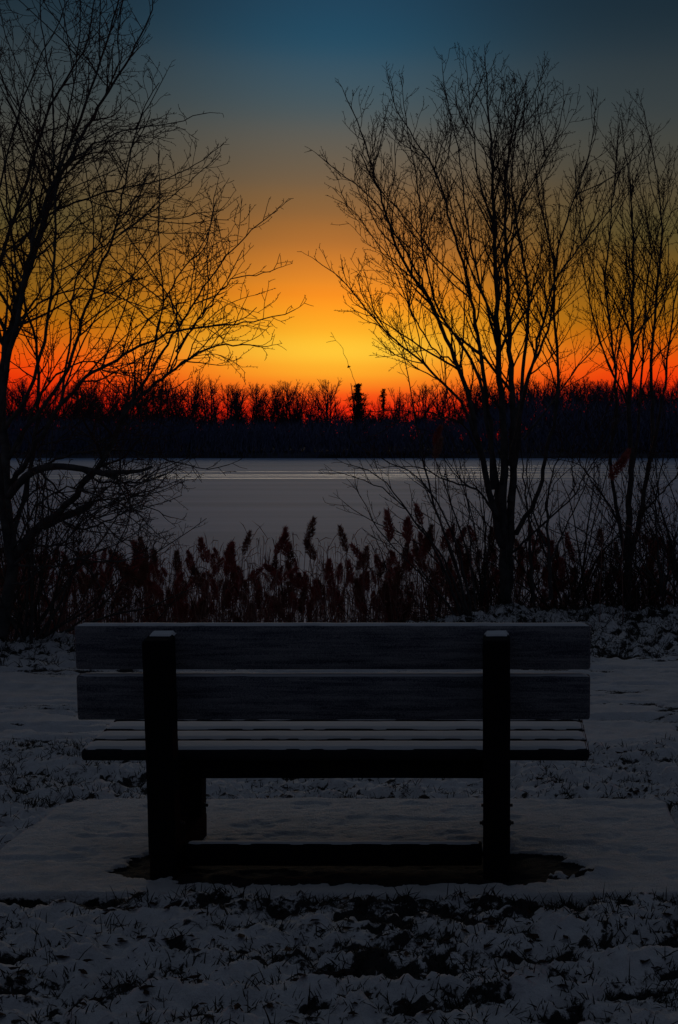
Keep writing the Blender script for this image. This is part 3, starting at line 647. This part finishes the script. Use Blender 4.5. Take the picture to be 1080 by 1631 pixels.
sap1 = [
    dict(p=[(877, 955, 12.6), (874, 880, 12.6), (870, 800, 12.6), (885, 740, 12.5), (905, 690, 12.4)], r0=.022, r1=.003, s=.3),
    dict(p=[(875, 900, 12.6), (900, 840, 12.7), (925, 790, 12.8), (955, 720, 12.9)], r0=.010, r1=.003, s=.3),
    dict(p=[(870, 870, 12.6), (850, 820, 12.5), (838, 760, 12.4), (842, 700, 12.4)], r0=.012, r1=.003, s=.3),
]
bare_tree('bare_sapling', px(877, 955, 12.6), sap1, 'young bare sapling between the two larger trees on the right', 'sapling', PS, 56)
sap2 = [
    dict(p=[(848, 960, 13.1), (845, 880, 13.1), (842, 820, 13.1), (832, 740, 13.2), (825, 690, 13.2)], r0=.022, r1=.003, s=.4),
    dict(p=[(846, 890, 13.1), (862, 830, 13.0), (880, 770, 12.9), (918, 740, 12.8)], r0=.010, r1=.003, s=.3),
]
bare_tree('bare_sapling', px(848, 960, 13.1), sap2, 'dark bare sapling close on the right side of the large right tree trunk', 'sapling', PS, 57)
sap3 = [
    dict(p=[(1052, 950, 13.0), (1050, 880, 13.0), (1040, 800, 13.0), (1060, 720, 13.0), (1055, 640, 13)], r0=.014, r1=.003, s=.2, n=1.4),
    dict(p=[(1056, 950, 13.0), (1070, 880, 12.8), (1090, 800, 12.7), (1075, 720, 12.6)], r0=.012, r1=.003, s=.2, n=1.4),
    dict(p=[(1048, 950, 13.0), (1020, 880, 12.8), (980, 830, 12.7), (950, 790, 12.6)], r0=.010, r1=.003, s=.2, n=1.4),
    dict(p=[(1054, 940, 13.0), (1060, 860, 13.3), (1030, 790, 13.5), (1045, 740, 13.5)], r0=.010, r1=.003, s=.2, n=1.4),
]
bare_tree('bare_shrub', px(1052, 952, 13.0), sap3, 'tangled leafless shrub right of the three stemmed tree at the right edge', 'shrub', PS, 58)

def brush(x, y, D, n, Hm, spread, seed, label):
    rg = random.Random(seed); base = px(x, y, D); out = [[], [], []]; big = []
    root = thing('bare_shrub', (base[0], base[1], gh(base[0], base[1])-.03), label, 'shrub')
    P = dict(PS, n=[4.2, 5.5, 5.0], len=[.60, .26, .05], wob=[.10, .13, .1], up=[.02, .02, .04], ang=[(25, 60), (30, 65), (35, 70)])
    for k in range(n):
        a = rg.uniform(0, 6.28); t = rg.uniform(.05, 1)*spread
        st = grow((rg.gauss(0, .10), rg.gauss(0, .10), 0), (math.cos(a)*math.sin(t), .7*math.sin(a)*math.sin(t), math.cos(t)), Hm*rg.uniform(.55, 1.1), rg.uniform(.006, .014), .0028, 14, .07, -.012, rg)
        big.append(st); branch_out(st, .60, int(Hm*3.2), rg, out, 0, dict(P, start=[.2, .12, .15]))
    link('stems', tube_mesh('stems', big, 6), m_bark, root)
    link('crown', tube_mesh('crown', [b for L in out for b in L], 3), m_twig, root)
brush(45, 1000, 10.9, 26, 1.7, 1.3, 601, 'dense low tangle of bare brush at the foot of the left tree')
brush(-40, 1000, 11.6, 16, 2.3, 1.0, 602, 'bare brush cut off by the left edge of the view')
brush(120, 985, 11.8, 18, 1.5, 1.25, 603, 'low bare brush among the reeds right of the left tree')
brush(205, 985, 12.4, 9, .95, 1.2, 609, 'small low bare bush right of the tangle under the left tree')
brush(690, 965, 13.0, 20, 1.9, 1.0, 604, 'low bare brush in the reeds behind the arching shrub')
brush(775, 965, 13.3, 24, 2.2, 1.0, 605, 'bare brush wrapped round the foot of the large right tree')
brush(905, 955, 13.6, 26, 2.3, 1.05, 606, 'bare brush between the two right trees behind the saplings')
brush(965, 950, 13.9, 22, 2.2, 1.05, 607, 'bare brush close behind the left side of the three stemmed tree')
brush(1060, 950, 13.9, 22, 2.3, 1.05, 610, 'bare brush just behind the tangled shrub right of the three stemmed tree')
brush(1120, 950, 13.4, 24, 2.5, 1.05, 608, 'dense bare brush at the right edge of the view')

# ------------------------------------------------------------------ reeds
def make_plume(seed, L, w, droop):
    rg = random.Random(seed); v, t = [], []
    axis = []
    for i in range(9):
        u = i/8; axis.append(Vector((droop*.5*L*u**1.6, .15*droop*L*u, L*u*(1-.18*droop*u))))
    nsp = 520
    for k in range(nsp):
        u = rg.random()**.85; i = min(int(u*8), 7); f = u*8-i; c = axis[i].lerp(axis[i+1], f)
        prof = (math.sin(math.pi*min(1, (u*.92+.06)))**.7)*(1.05-.45*u)
        a = rg.uniform(0, 2*math.pi); rr = w*prof*math.sqrt(rg.random())
        rr *= .75+.5*math.sin(3*a+u*9+seed)**2
        o = c+Vector((math.cos(a)*rr+droop*rr*.3, math.sin(a)*rr, rg.uniform(-.012, .012)))
        d = Vector((math.cos(a)*.55+droop*.35, math.sin(a)*.55, rg.uniform(.1, 1.2))).normalized()*rg.uniform(.018, .048)
        s = d.cross(Vector((rg.gauss(0, 1), rg.gauss(0, 1), rg.gauss(0, 1)))).normalized()*rg.uniform(.0024, .0048)
        s2 = d.cross(s).normalized()*s.length
        b0 = len(v); v += [o-s, o+s, o+s2, o+d]
        t += [(b0, b0+1, b0+3), (b0+1, b0+2, b0+3), (b0+2, b0, b0+3)]
    return mesh_np('plume', v, tris=t, smooth=False)
def make_stem(seed, H, lean):
    rg = random.Random(seed); pts = []
    for i in range(9):
        u = i/8; pts.append((lean*H*u**2*.5+.006*rg.gauss(0, 1)*u, .02*rg.gauss(0, 1)*u, H*u))
    return tube_mesh('stem', [(np.array(pts), np.linspace(.0042, .0022, 9))], 5), pts
def make_leaves(seed, pts, H, n):
    rg = random.Random(seed); v, q = [], []
    for k in range(n):
        u = rg.uniform(.25, .85); p = Vector(pts[int(u*8)]); a = rg.uniform(0, 2*math.pi); L = rg.uniform(.2, .45); w = rg.uniform(.005, .010)
        h = Vector((math.cos(a), math.sin(a), 0)); sd = Vector((-math.sin(a), math.cos(a), 0)); dr = rg.uniform(.3, 1.4); up = rg.uniform(.3, 1.1)
        b0 = len(v)
        for j in range(6):
            s = j/5; c = p+h*(L*s*.7)+Vector((0, 0, up*L*s-dr*L*s*s)); ww = w*(1-s**1.6)*min(1, .4+3*s)
            v += [c-sd*ww, c+sd*ww+Vector((0, 0, ww*.4))]
            if j: e = b0+2*j; q.append((e-2, e-1, e+1, e))
    return mesh_np('leaves', v, quads=q)
protos = []
for k in range(14):
    Hh = 1.0
    H0 = rng.choice([1.15, 1.35, 1.55, 1.75]); ln = rng.uniform(-.22, .22)
    sm_, pts = make_stem(100+k, H0, ln)
    Lp = rng.uniform(.17, .27)
    pm = make_plume(200+k, Lp, rng.uniform(.026, .044), rng.choice([-1, 1])*rng.uniform(.15, .95))
    lf = make_leaves(300+k, pts, H0, rng.randint(3, 6))
    sm_.materials.append(m_stem); pm.materials.append(m_plume if k % 3 else m_plume3); lf.materials.append(m_leaf)
    protos.append((H0, sm_, pm, lf, pts[-1], Lp))
def lakeside_h(x, y): return max(gh(x, y), LAKE)-.02
def reed_label(x, y, D):
    tall = y < (905 if x < 640 else 885); near = D < 13.4
    z = [(60, 'at the left edge behind the left tree trunk'), (130, 'under the low branches of the left tree'), (205, 'just above the left end of the bench back'), (280, 'above the left bench post'),
         (340, 'right of the left bench post'), (400, 'left of the middle of the bench back'), (460, 'below the paired plumes left of the tallest leaning one'), (520, 'around the foot of the tallest leaning reed'),
         (580, 'right of the middle of the bench back'), (640, 'below the arching shrub twigs'), (705, 'among the arching shrub stems'), (770, 'close left of the large right tree trunk'),
         (830, 'behind the foot of the large right tree'), (885, 'among the young saplings right of the large tree'), (945, 'left of the three stemmed tree'), (1005, 'behind the foot of the three stemmed tree'),
         (1060, 'close right of the three stemmed tree'), (1e9, 'at the right edge beyond the tangled shrub')]
    w = next(t for m, t in z if x < m)
    return ('high plumed' if tall else 'low plumed')+(' front ' if near else ' rear ')+'reed '+w, 'reeds '+w+(', high plumes' if tall else ', low plumes')+(' in front' if near else ' at the rear')
heroes = {(487, 830): 'tallest leaning reed plume left of centre, standing clear against the ice', (281, 880): 'broad lone reed plume leftmost of those clear against the grey ice',
          (327, 862): 'narrow reed plume just right of the broad lone plume', (360, 868): 'stout drooping reed plume above the gap beside the left bench post',
          (388, 848): 'tallest upright reed plume in the clump behind the left half of the bench', (438, 852): 'dark broad reed plume of a close pair left of the tallest leaning one',
          (454, 848): 'narrow right hand reed plume of a close pair left of the tallest leaning one', (502, 858): 'bushy reed plume just below and right of the tallest leaning one',
          (552, 842): 'large reed plume at centre behind the bench beside arching shrub twigs', (672, 806): 'reed plume standing high among shrub stems left of the large right tree',
          (622, 822): 'thin short reed plume left of the highest plume among shrub stems', (651, 822): 'slender reed plume close left of the highest plume among shrub stems',
          (228, 866): 'lone reed plume tilting right below the left tree twigs', (693, 700): 'pale pinkish tall reed plume rising in front of the far shore',
          (692, 676): 'thin reddish reed tip above the pale pinkish plume', (971, 720): 'tall dark reed plume crossing the far shoreline left of the three stemmed tree',
          (992, 708): 'tall brownish reed plume at the far shoreline beside the slim right tree'}
def add_reed(x, ytop, D, label, group, pale=False, tall=1.0):
    X0 = (x-CX)*D/F; ztop = CAMH-(ytop-CY)*D/F; zb = lakeside_h(X0, D); Hn = ztop-zb
    H0, sm_, pm, lf, tip, Lp = rng.choice(protos)
    for _ in range(6):
        if abs((H0+Lp)-Hn) > .35: H0, sm_, pm, lf, tip, Lp = rng.choice(protos)
    ps = rng.uniform(.66, 1.0)*tall; st = max(.35, (Hn-Lp*ps*.9)/H0); rz = rng.uniform(0, 6.28); c, s = math.cos(rz), math.sin(rz)
    tx, ty = tip[0]*c-tip[1]*s, tip[0]*s+tip[1]*c
    o = bpy.data.objects.new('reed', None); COL.objects.link(o); o.location = (X0-tx, D-ty, zb); o.rotation_euler = (0, 0, rz)
    tag(o, label, 'reed', group)
    a = bpy.data.objects.new('stem', sm_); COL.objects.link(a); a.parent = o; a.scale = (1, 1, st)
    b_ = bpy.data.objects.new('plume', pm); COL.objects.link(b_); b_.parent = o; b_.location = (tip[0], tip[1], tip[2]*st-.01); b_.scale = (ps, ps, ps); b_.rotation_euler = (rng.gauss(0, .22), rng.gauss(0, .28), 0)
    if pale:
        me = pm.copy(); me.materials.clear(); me.materials.append(m_plume2); b_.data = me
    l_ = bpy.data.objects.new('leaves', lf); COL.objects.link(l_); l_.parent = o; l_.scale = (1, 1, st)
for (x, y_), lb in heroes.items():
    add_reed(x, y_, 11.9 if y_ > 750 else 12.1, lb, None, pale=(x in (693,)), tall=1.12)
nreed = 0
while nreed < 283:
    x = rng.uniform(-35, 1125); D = rng.uniform(11.5, 16.0)
    X0 = (x-CX)*D/F
    if D < float(bank_y(np.array([X0]))[0])+.25: continue
    u = rng.random()
    if x < 230: y_ = 872+75*u
    elif x < 640: y_ = 868+95*u**.8+12*math.sin(x*.05)
    else: y_ = 835+110*u
    lb, gp = reed_label(x, y_, D)
    add_reed(x, y_, D, lb, gp); nreed += 1
# the mass of bare stalks and bent leaves between and behind them
br = []; lv, lq = [], []
rgs = random.Random(77)
for k in range(4700):
    X0 = rgs.uniform(-6.2, 2.4) if k < 4000 else rgs.choice([rgs.uniform(-16, -6), rgs.uniform(2.2, 14)]); D = rgs.uniform(11.3, 16.5)
    if D < float(bank_y(np.array([X0]))[0])+.1: continue
    zb = LAKE-.02; Hn = rgs.uniform(.5, 1.35); ln = rgs.gauss(0, .16); a = rgs.uniform(0, 6.28)
    pts = np.array([(X0+ln*Hn*u**1.5*math.cos(a)+.004*rgs.gauss(0, 1), D+ln*Hn*u**1.5*math.sin(a), zb+Hn*u) for u in (0, .25, .5, .75, 1)])
    br.append((pts, np.linspace(.0038, .0016, 5)))
    for j in range(rgs.randint(0, 3)):
        i = rgs.randint(1, 4); b2 = rgs.uniform(0, 6.28); L = rgs.uniform(.1, .35)
        e = pts[i]+np.array([math.cos(b2)*L*.5, math.sin(b2)*L*.5, L*rgs.uniform(-.5, .8)])
        br.append((np.array([pts[i], (pts[i]+e)/2+np.array([0, 0, .03]), e]), np.array([.0028, .0048, .0008])))
tag(link('straw_stalks', tube_mesh('straw_stalks', br[::4], 3), m_straw), 'pale straw coloured dead stalks among the reeds', 'reeds', kind='stuff')
br = [b_ for i_, b_ in enumerate(br) if i_ % 4]
tag(link('reed_stalks', tube_mesh('reed_stalks', br, 3), m_stem), 'dense mass of dead reed stalks and bent leaves at the frozen lake edge', 'reeds', kind='stuff')

PV, PT, nb = [], [], 0
pco = []
for H0_, sm_, pm, lf, tip, Lp in protos:
    a_ = np.empty(len(pm.vertices)*3, np.float32); pm.vertices.foreach_get('co', a_)
    t_ = np.array([list(p.vertices) for p in pm.polygons]); pco.append((a_.reshape(-1, 3), t_))
st_b = []
for k in range(330):
    X0 = rgs.uniform(-5.2, 1.9) if k < 290 else rgs.choice([rgs.uniform(-12, -5), rgs.uniform(2, 10)]); D = rgs.uniform(12.2, 16.5)
    if D < float(bank_y(np.array([X0]))[0])+.2: continue
    zt = CAMH-(rgs.uniform(895, 1000)-CY)*D/F; zt = max(zt, LAKE+.35)
    c_, t_ = pco[rgs.randrange(len(pco))]; sc = rgs.uniform(.45, .8); r_ = rgs.uniform(0, 6.28); cc, ss = math.cos(r_), math.sin(r_)
    v_ = c_*sc; v_ = np.stack([v_[:, 0]*cc-v_[:, 1]*ss+X0, v_[:, 0]*ss+v_[:, 1]*cc+D, v_[:, 2]+zt-.2*sc], 1)
    PV.append(v_); PT.append(t_+nb); nb += len(v_)
tag(link('low_reeds', mesh_np('low_reeds', np.concatenate(PV), tris=np.concatenate(PT), smooth=False), m_plume), 'small reddish seed heads crowded low in the reed bed behind the bench', 'reeds', kind='stuff')

# ------------------------------------------------------------------ grass poking through the snow
rgg = np.random.RandomState(9)
br = []
def blades(n, x0, x1, y0, y1, cl, hmin, hmax, keep=.5, rad=.0016):
    m = n*4; cx = rgg.uniform(x0, x1, m); cy = rgg.uniform(y0, y1, m)
    dens = fbm(cx*9., cy*11., 4, 21)+.36*(fbm(cx*1.4, cy*2., 3, 22)-.5)
    ok = ~((PX0-.02 < cx) & (cx < PX1+.02) & (PY0 < cy) & (cy < PY1+.02)) & ((dens > .50) | (rgg.rand(m) < keep*.35))
    cx, cy = cx[ok], cy[ok]; k = rgg.randint(2, cl, len(cx)); e = np.searchsorted(np.cumsum(k), n); cx, cy, k = cx[:e], cy[:e], k[:e]
    x = np.repeat(cx, k); y = np.repeat(cy, k); x = x+rgg.randn(len(x))*.018; y = y+rgg.randn(len(y))*.018; z = ground_h(x, y)[0]-.004
    L = rgg.uniform(hmin, hmax, len(x)); a = rgg.uniform(0, 6.28, len(x)); t = rgg.uniform(.35, 1.5, len(x))
    d = np.stack([np.cos(a)*np.sin(t), np.sin(a)*np.sin(t), np.maximum(.15, np.cos(t))], 1); r = rad*rgg.uniform(.6, 1.5, len(x))
    p0 = np.stack([x, y, z], 1); p1 = p0+d*[.45, .45, .6]*L[:, None]; p2 = p1+(d*[.5, .5, .5]-[0, 0, .03])*L[:, None]
    for i in range(len(x)): br.append((np.array([p0[i], p1[i], p2[i]]), np.array([r[i], r[i]*.9, r[i]*.2])))
blades(6800, -2.0, .75, 3.55, PY0-.02, 9, .010, .042)
blades(420, -2.0, .75, 3.55, PY0-.02, 7, .03, .075)
blades(500, -1.9, .7, PY0-.10, PY0, 6, .02, .06, 1.0)
blades(700, .70, 1.1, 4.6, 6.3, 8, .02, .055)
blades(2600, -2.8, -1.9, 4.8, 7.3, 8, .02, .055)
blades(4200, -2.6, 1.2, 6.03, 7.35, 8, .010, .042)
blades(500, -2.5, 1.0, 6.03, 6.2, 8, .015, .045, 1.0)
blades(1600, -4.2, -2.2, 9.9, 11.2, 10, .03, .10, .6, .002)
blades(5400, -.9, 2.0, 10.3, 13.2, 10, .03, .12, .6, .002)
tag(link('grass', tube_mesh('grass', br, 3), m_grass), 'dead grass blades poking through the thin snow', 'grass', kind='stuff')

# small dead leaves and bits lying on the snow (ground litter)
v, q = [], []
for k in range(420):
    if k < 300: x, y = rgg.uniform(-2, .8), rgg.uniform(3.6, 4.75)
    else: x, y = rgg.uniform(-2.7, 1.2), rgg.uniform(6.1, 7.3)
    z = gh(x, y)+.004; a = rgg.uniform(0, 6.28); L = rgg.uniform(.010, .026); w = L*rgg.uniform(.3, .6); c, s = math.cos(a), math.sin(a)
    b0 = len(v); cu = rgg.uniform(0, .5)
    for (u_, w_, h_) in ((-1, 0, cu), (-.3, 1, .25), (.4, .8, .2), (1, 0, cu), (.3, -1, .3), (-.4, -.8, .1)):
        v.append((x+c*u_*L-s*w_*w, y+s*u_*L+c*w_*w, z+h_*L*.8))
    q += [(b0, b0+1, b0+2, b0+3), (b0, b0+3, b0+4, b0+5)]
tag(link('leaf_litter', mesh_np('leaf_litter', v, quads=q, smooth=False), m_dead), 'small dark dead leaves scattered on the snowy grass', 'leaves', kind='stuff')

# ------------------------------------------------------------------ far wood
def far_proto(seed, H, spread, multi):
    rg = random.Random(seed); out = [[], [], []]; big = []
    P = dict(n=[0, 7, 7], len=[0, 1.7, .8], ref=[1, 4.0, 1.7], r=[.075, .034, .020], rmin=.016, start=[.2, .15, .1],
             ang=[(18, 50), (25, 55), (25, 60)], seg=[7, 4, 3], wob=[.09, .11, .1], up=[.05, .05, .04], bias=.3)
    for m_ in range(multi):
        t = grow((rg.uniform(-.3, .3)*(multi > 1), rg.uniform(-.3, .3)*(multi > 1), -.3), (rg.gauss(0, .12*(multi > 1)+.03), rg.gauss(0, .1), 1), H*rg.uniform(.88, 1.0), .17-.03*multi, .03, 12, .035, .02, rg)
        big.append(t); n = 14 if multi == 1 else 10
        for k in range(n):
            f = .26+.70*(k+rg.random())/n; i = int(f*12); s = t[0][i]
            d = side_dir(t[0][min(i+1, 12)]-t[0][i-1], R(rg.uniform(22, 55)), rg, .2)
            L = H*spread*(1-.75*abs(f-.42)**1.1)*rg.uniform(.6, 1.15)*(1-.45*max(0, f-.6))
            b_ = grow(tuple(s), d, L, .075*(1-f)+.035, .022, 7, .09, .06, rg); out[0].append(b_)
            branch_out(b_, 1.7*L/3.5, int(9*L/3.5)+2, rg, out, 1, P)
    tr = tube_mesh('trunk', big, 6); cr = tube_mesh('crown', [b for L_ in out for b in L_], 3, smooth=False)
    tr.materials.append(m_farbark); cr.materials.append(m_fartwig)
    return tr, cr
fps = [far_proto(900+i, 10, sp, mu) for i, (sp, mu) in enumerate([(.36, 1), (.30, 1), (.42, 1), (.26, 1), (.33, 2), (.38, 2), (.24, 1), (.34, 3)])]
print('far twigs', [len(c.polygons) for _, c in fps])
def fir_proto(seed, H):
    rg = random.Random(seed); big = [grow((0, 0, -.3), (0, 0, 1), H+.3, .16, .03, 8, .02, .02, rg)]; v, t = [], []
    for k in range(120):
        z = H*(.12+.86*rg.random()**.9); u = z/H
        Rr = H*(.23*(1-u)**.75+.02)*rg.uniform(.45, 1.25)*(.8+.4*math.sin(z*2.1+seed)); a = rg.uniform(0, 6.28); d = Vector((math.cos(a), math.sin(a), rg.uniform(-.25, .45)))
        for j in range(30):
            s = rg.random()**.8; o = Vector((0, 0, z))+d*Rr*s+Vector((rg.gauss(0, .1), rg.gauss(0, .1), rg.gauss(0, .08))); e = Vector((rg.gauss(0, 1), rg.gauss(0, 1), rg.gauss(.1, .8))).normalized()*rg.uniform(.12, .34)
            sd = e.cross(Vector((rg.gauss(0, 1), rg.gauss(0, 1), 1))).normalized()*.045; s2 = e.cross(sd).normalized()*.045; b0 = len(v)
            v += [o-sd, o+sd, o+s2, o+e]; t += [(b0, b0+1, b0+3), (b0+1, b0+2, b0+3), (b0+2, b0, b0+3)]
    a_ = tube_mesh('trunk', big, 6); c_ = mesh_np('crown', v, tris=t, smooth=False); a_.materials.append(m_farbark); c_.materials.append(m_fir)
    return a_, c_
firp = fir_proto(5, 10)
def far_tree(xp, top, D, lb, gp, pr, name='bare_tree', cat='tree', w=1.0):
    X0 = (xp-CX)*D/F; zb = far_h1(X0, D); H = CAMH-(top-CY)*D/F-zb; s = H/10.3
    o = bpy.data.objects.new(name, None); COL.objects.link(o); o.location = (X0, D, zb); rz = rng.uniform(0, 6.28); o.rotation_euler = (0, 0, rz); o.scale = (s*w, s*w, s)
    tag(o, lb, cat, gp)
    for nm, me in (('trunk', pr[0]), ('crown', pr[1])):
        c = bpy.data.objects.new(nm, me); COL.objects.link(c); c.parent = o
prom = [(516, 597, 238, 'broad crowned bare tree standing highest at the centre of the far shore', 2, 1.15), (452, 600, 238, 'round crowned bare tree left of centre on the far shore, under the brightest glow', 2, 1.1),
        (399, 589, 240, 'slender tall bare tree on the far shore just right of the left tree twigs', 3, .9), (476, 606, 241, 'smaller bare tree between the two round crowned trees on the far shore', 1, 1)]
for xp, top, D, lb, k, w in prom: far_tree(xp, top, D, lb, None, fps[k], w=w)
far_tree(570, 607, 239, 'dark pointed fir at the far shore right of the centre tree', None, firp, 'fir_tree', 'fir tree', 1.55)
far_tree(611, 615, 242, 'narrow dark fir on the far shore, the right hand of two', None, fir_proto(8, 10), 'fir_tree', 'fir tree', .8)
def skyline(x):
    k = [(-200, 590), (0, 596), (120, 600), (200, 592), (250, 596), (300, 588), (350, 592), (375, 606), (420, 612), (460, 608), (520, 606), (550, 616), (640, 612), (700, 600), (760, 606), (800, 596), (870, 592), (930, 598), (1080, 598), (1300, 600)]
    return float(np.interp(x, [a for a, _ in k], [b_ for _, b_ in k]))-7
def far_label(x, row):
    z = [(-100, 'beyond the left edge'), (0, 'hidden by the left tree trunk'), (70, 'behind the left tree trunk'), (140, 'behind the left tree limbs'), (210, 'right of the left tree limbs'), (270, 'behind the long low left branches'),
         (330, 'left of the bright gap'), (395, 'at the left rim of the bright gap'), (440, 'left of the round crowned tree'), (500, 'between the two round crowned trees'), (590, 'beside the pointed fir'),
         (640, 'right of the two firs'), (700, 'at the right rim of the bright gap'), (760, 'left of the large right tree trunk'), (820, 'behind the large right tree trunk'), (880, 'right of the large right tree trunk'),
         (950, 'between the two right trees'), (1020, 'behind the three stemmed tree'), (1090, 'at the right edge'), (1e9, 'beyond the right edge')]
    w = next(t for m, t in z if x < m); r = ('in the front row', 'in the second row', 'in the third row', 'in the rear row')[row]
    return 'bare far shore tree '+r+' '+w, 'far shore trees '+r+' '+w
xp = -330
while xp < 1390:
    dense = (xp < 390) or (xp > 690)
    for row in range(4 if xp > 740 else 3 if dense else 2):
        D = 236+row*6+rng.uniform(0, 5); x = xp+rng.uniform(-9, 9)
        lb, gp = far_label(x, row)
        top = skyline(x)-6+rng.uniform(0, 14)+20*float(vnoise(np.array([x/26.]), np.array([row*1.3]), 81)[0])+(4 if row == 0 else 0)
        far_tree(x, top, D, lb, gp, rng.choice(fps), w=rng.uniform(.85, 1.35))
    xp += rng.uniform(14, 24) if dense else rng.uniform(15, 26)
# undergrowth along the far shore: one thick mass of scrub
rgt = np.random.RandomState(3)
nT = 70000
tx = rgt.uniform(-125, 62, nT); u = rgt.rand(nT)
ty = shore_y(tx)+.3+u*18.5
pxx = CX+tx*F/ty
topz = 4.0+2.2*fbm(tx*.35, ty*.2, 3, 71)+5.6*sst(710, 850, pxx)+1.0*sst(330, 250, pxx)
zb = far_h(tx, ty); zt = CAMH+topz*(.55+.45*u)
z0 = zb+(zt-zb)*rgt.rand(nT)**1.0*.9
L = rgt.uniform(.7, 1.8, nT); a = rgt.uniform(0, 6.28, nT); tl = rgt.uniform(.05, .9, nT)
p0 = np.stack([tx, ty, z0], 1); dv = np.stack([np.cos(a)*np.sin(tl), np.sin(a)*np.sin(tl), np.cos(tl)], 1)*L[:, None]
P3 = np.stack([p0, p0+dv*.5+rgt.randn(nT, 3)*.06, p0+dv], 1); R3 = np.stack([np.full(nT, .050), np.full(nT, .040), np.full(nT, .014)], 1)
c, q = tubes_arrays([], 3) if False else (None, None)
D_ = dv/np.linalg.norm(dv, axis=1, keepdims=True); U_ = np.cross(D_, np.array([1., 0, 0])); U_ /= np.linalg.norm(U_, axis=1, keepdims=True); V_ = np.cross(D_, U_)
an = np.arange(3)*2*math.pi/3
ring = P3[:, :, None, :]+R3[:, :, None, None]*(np.cos(an)[None, None, :, None]*U_[:, None, None, :]+np.sin(an)[None, None, :, None]*V_[:, None, None, :])
i = np.arange(nT)[:, None, None]*9; j = np.arange(2)[None, :, None]*3; s = np.arange(3)[None, None, :]
q = np.stack(np.broadcast_arrays(i+j+s, i+j+(s+1) % 3, i+j+3+(s+1) % 3, i+j+3+s), -1).reshape(-1, 4)
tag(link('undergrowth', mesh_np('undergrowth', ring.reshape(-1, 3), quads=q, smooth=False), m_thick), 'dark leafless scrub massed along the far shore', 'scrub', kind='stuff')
print('done', len(bpy.data.objects))
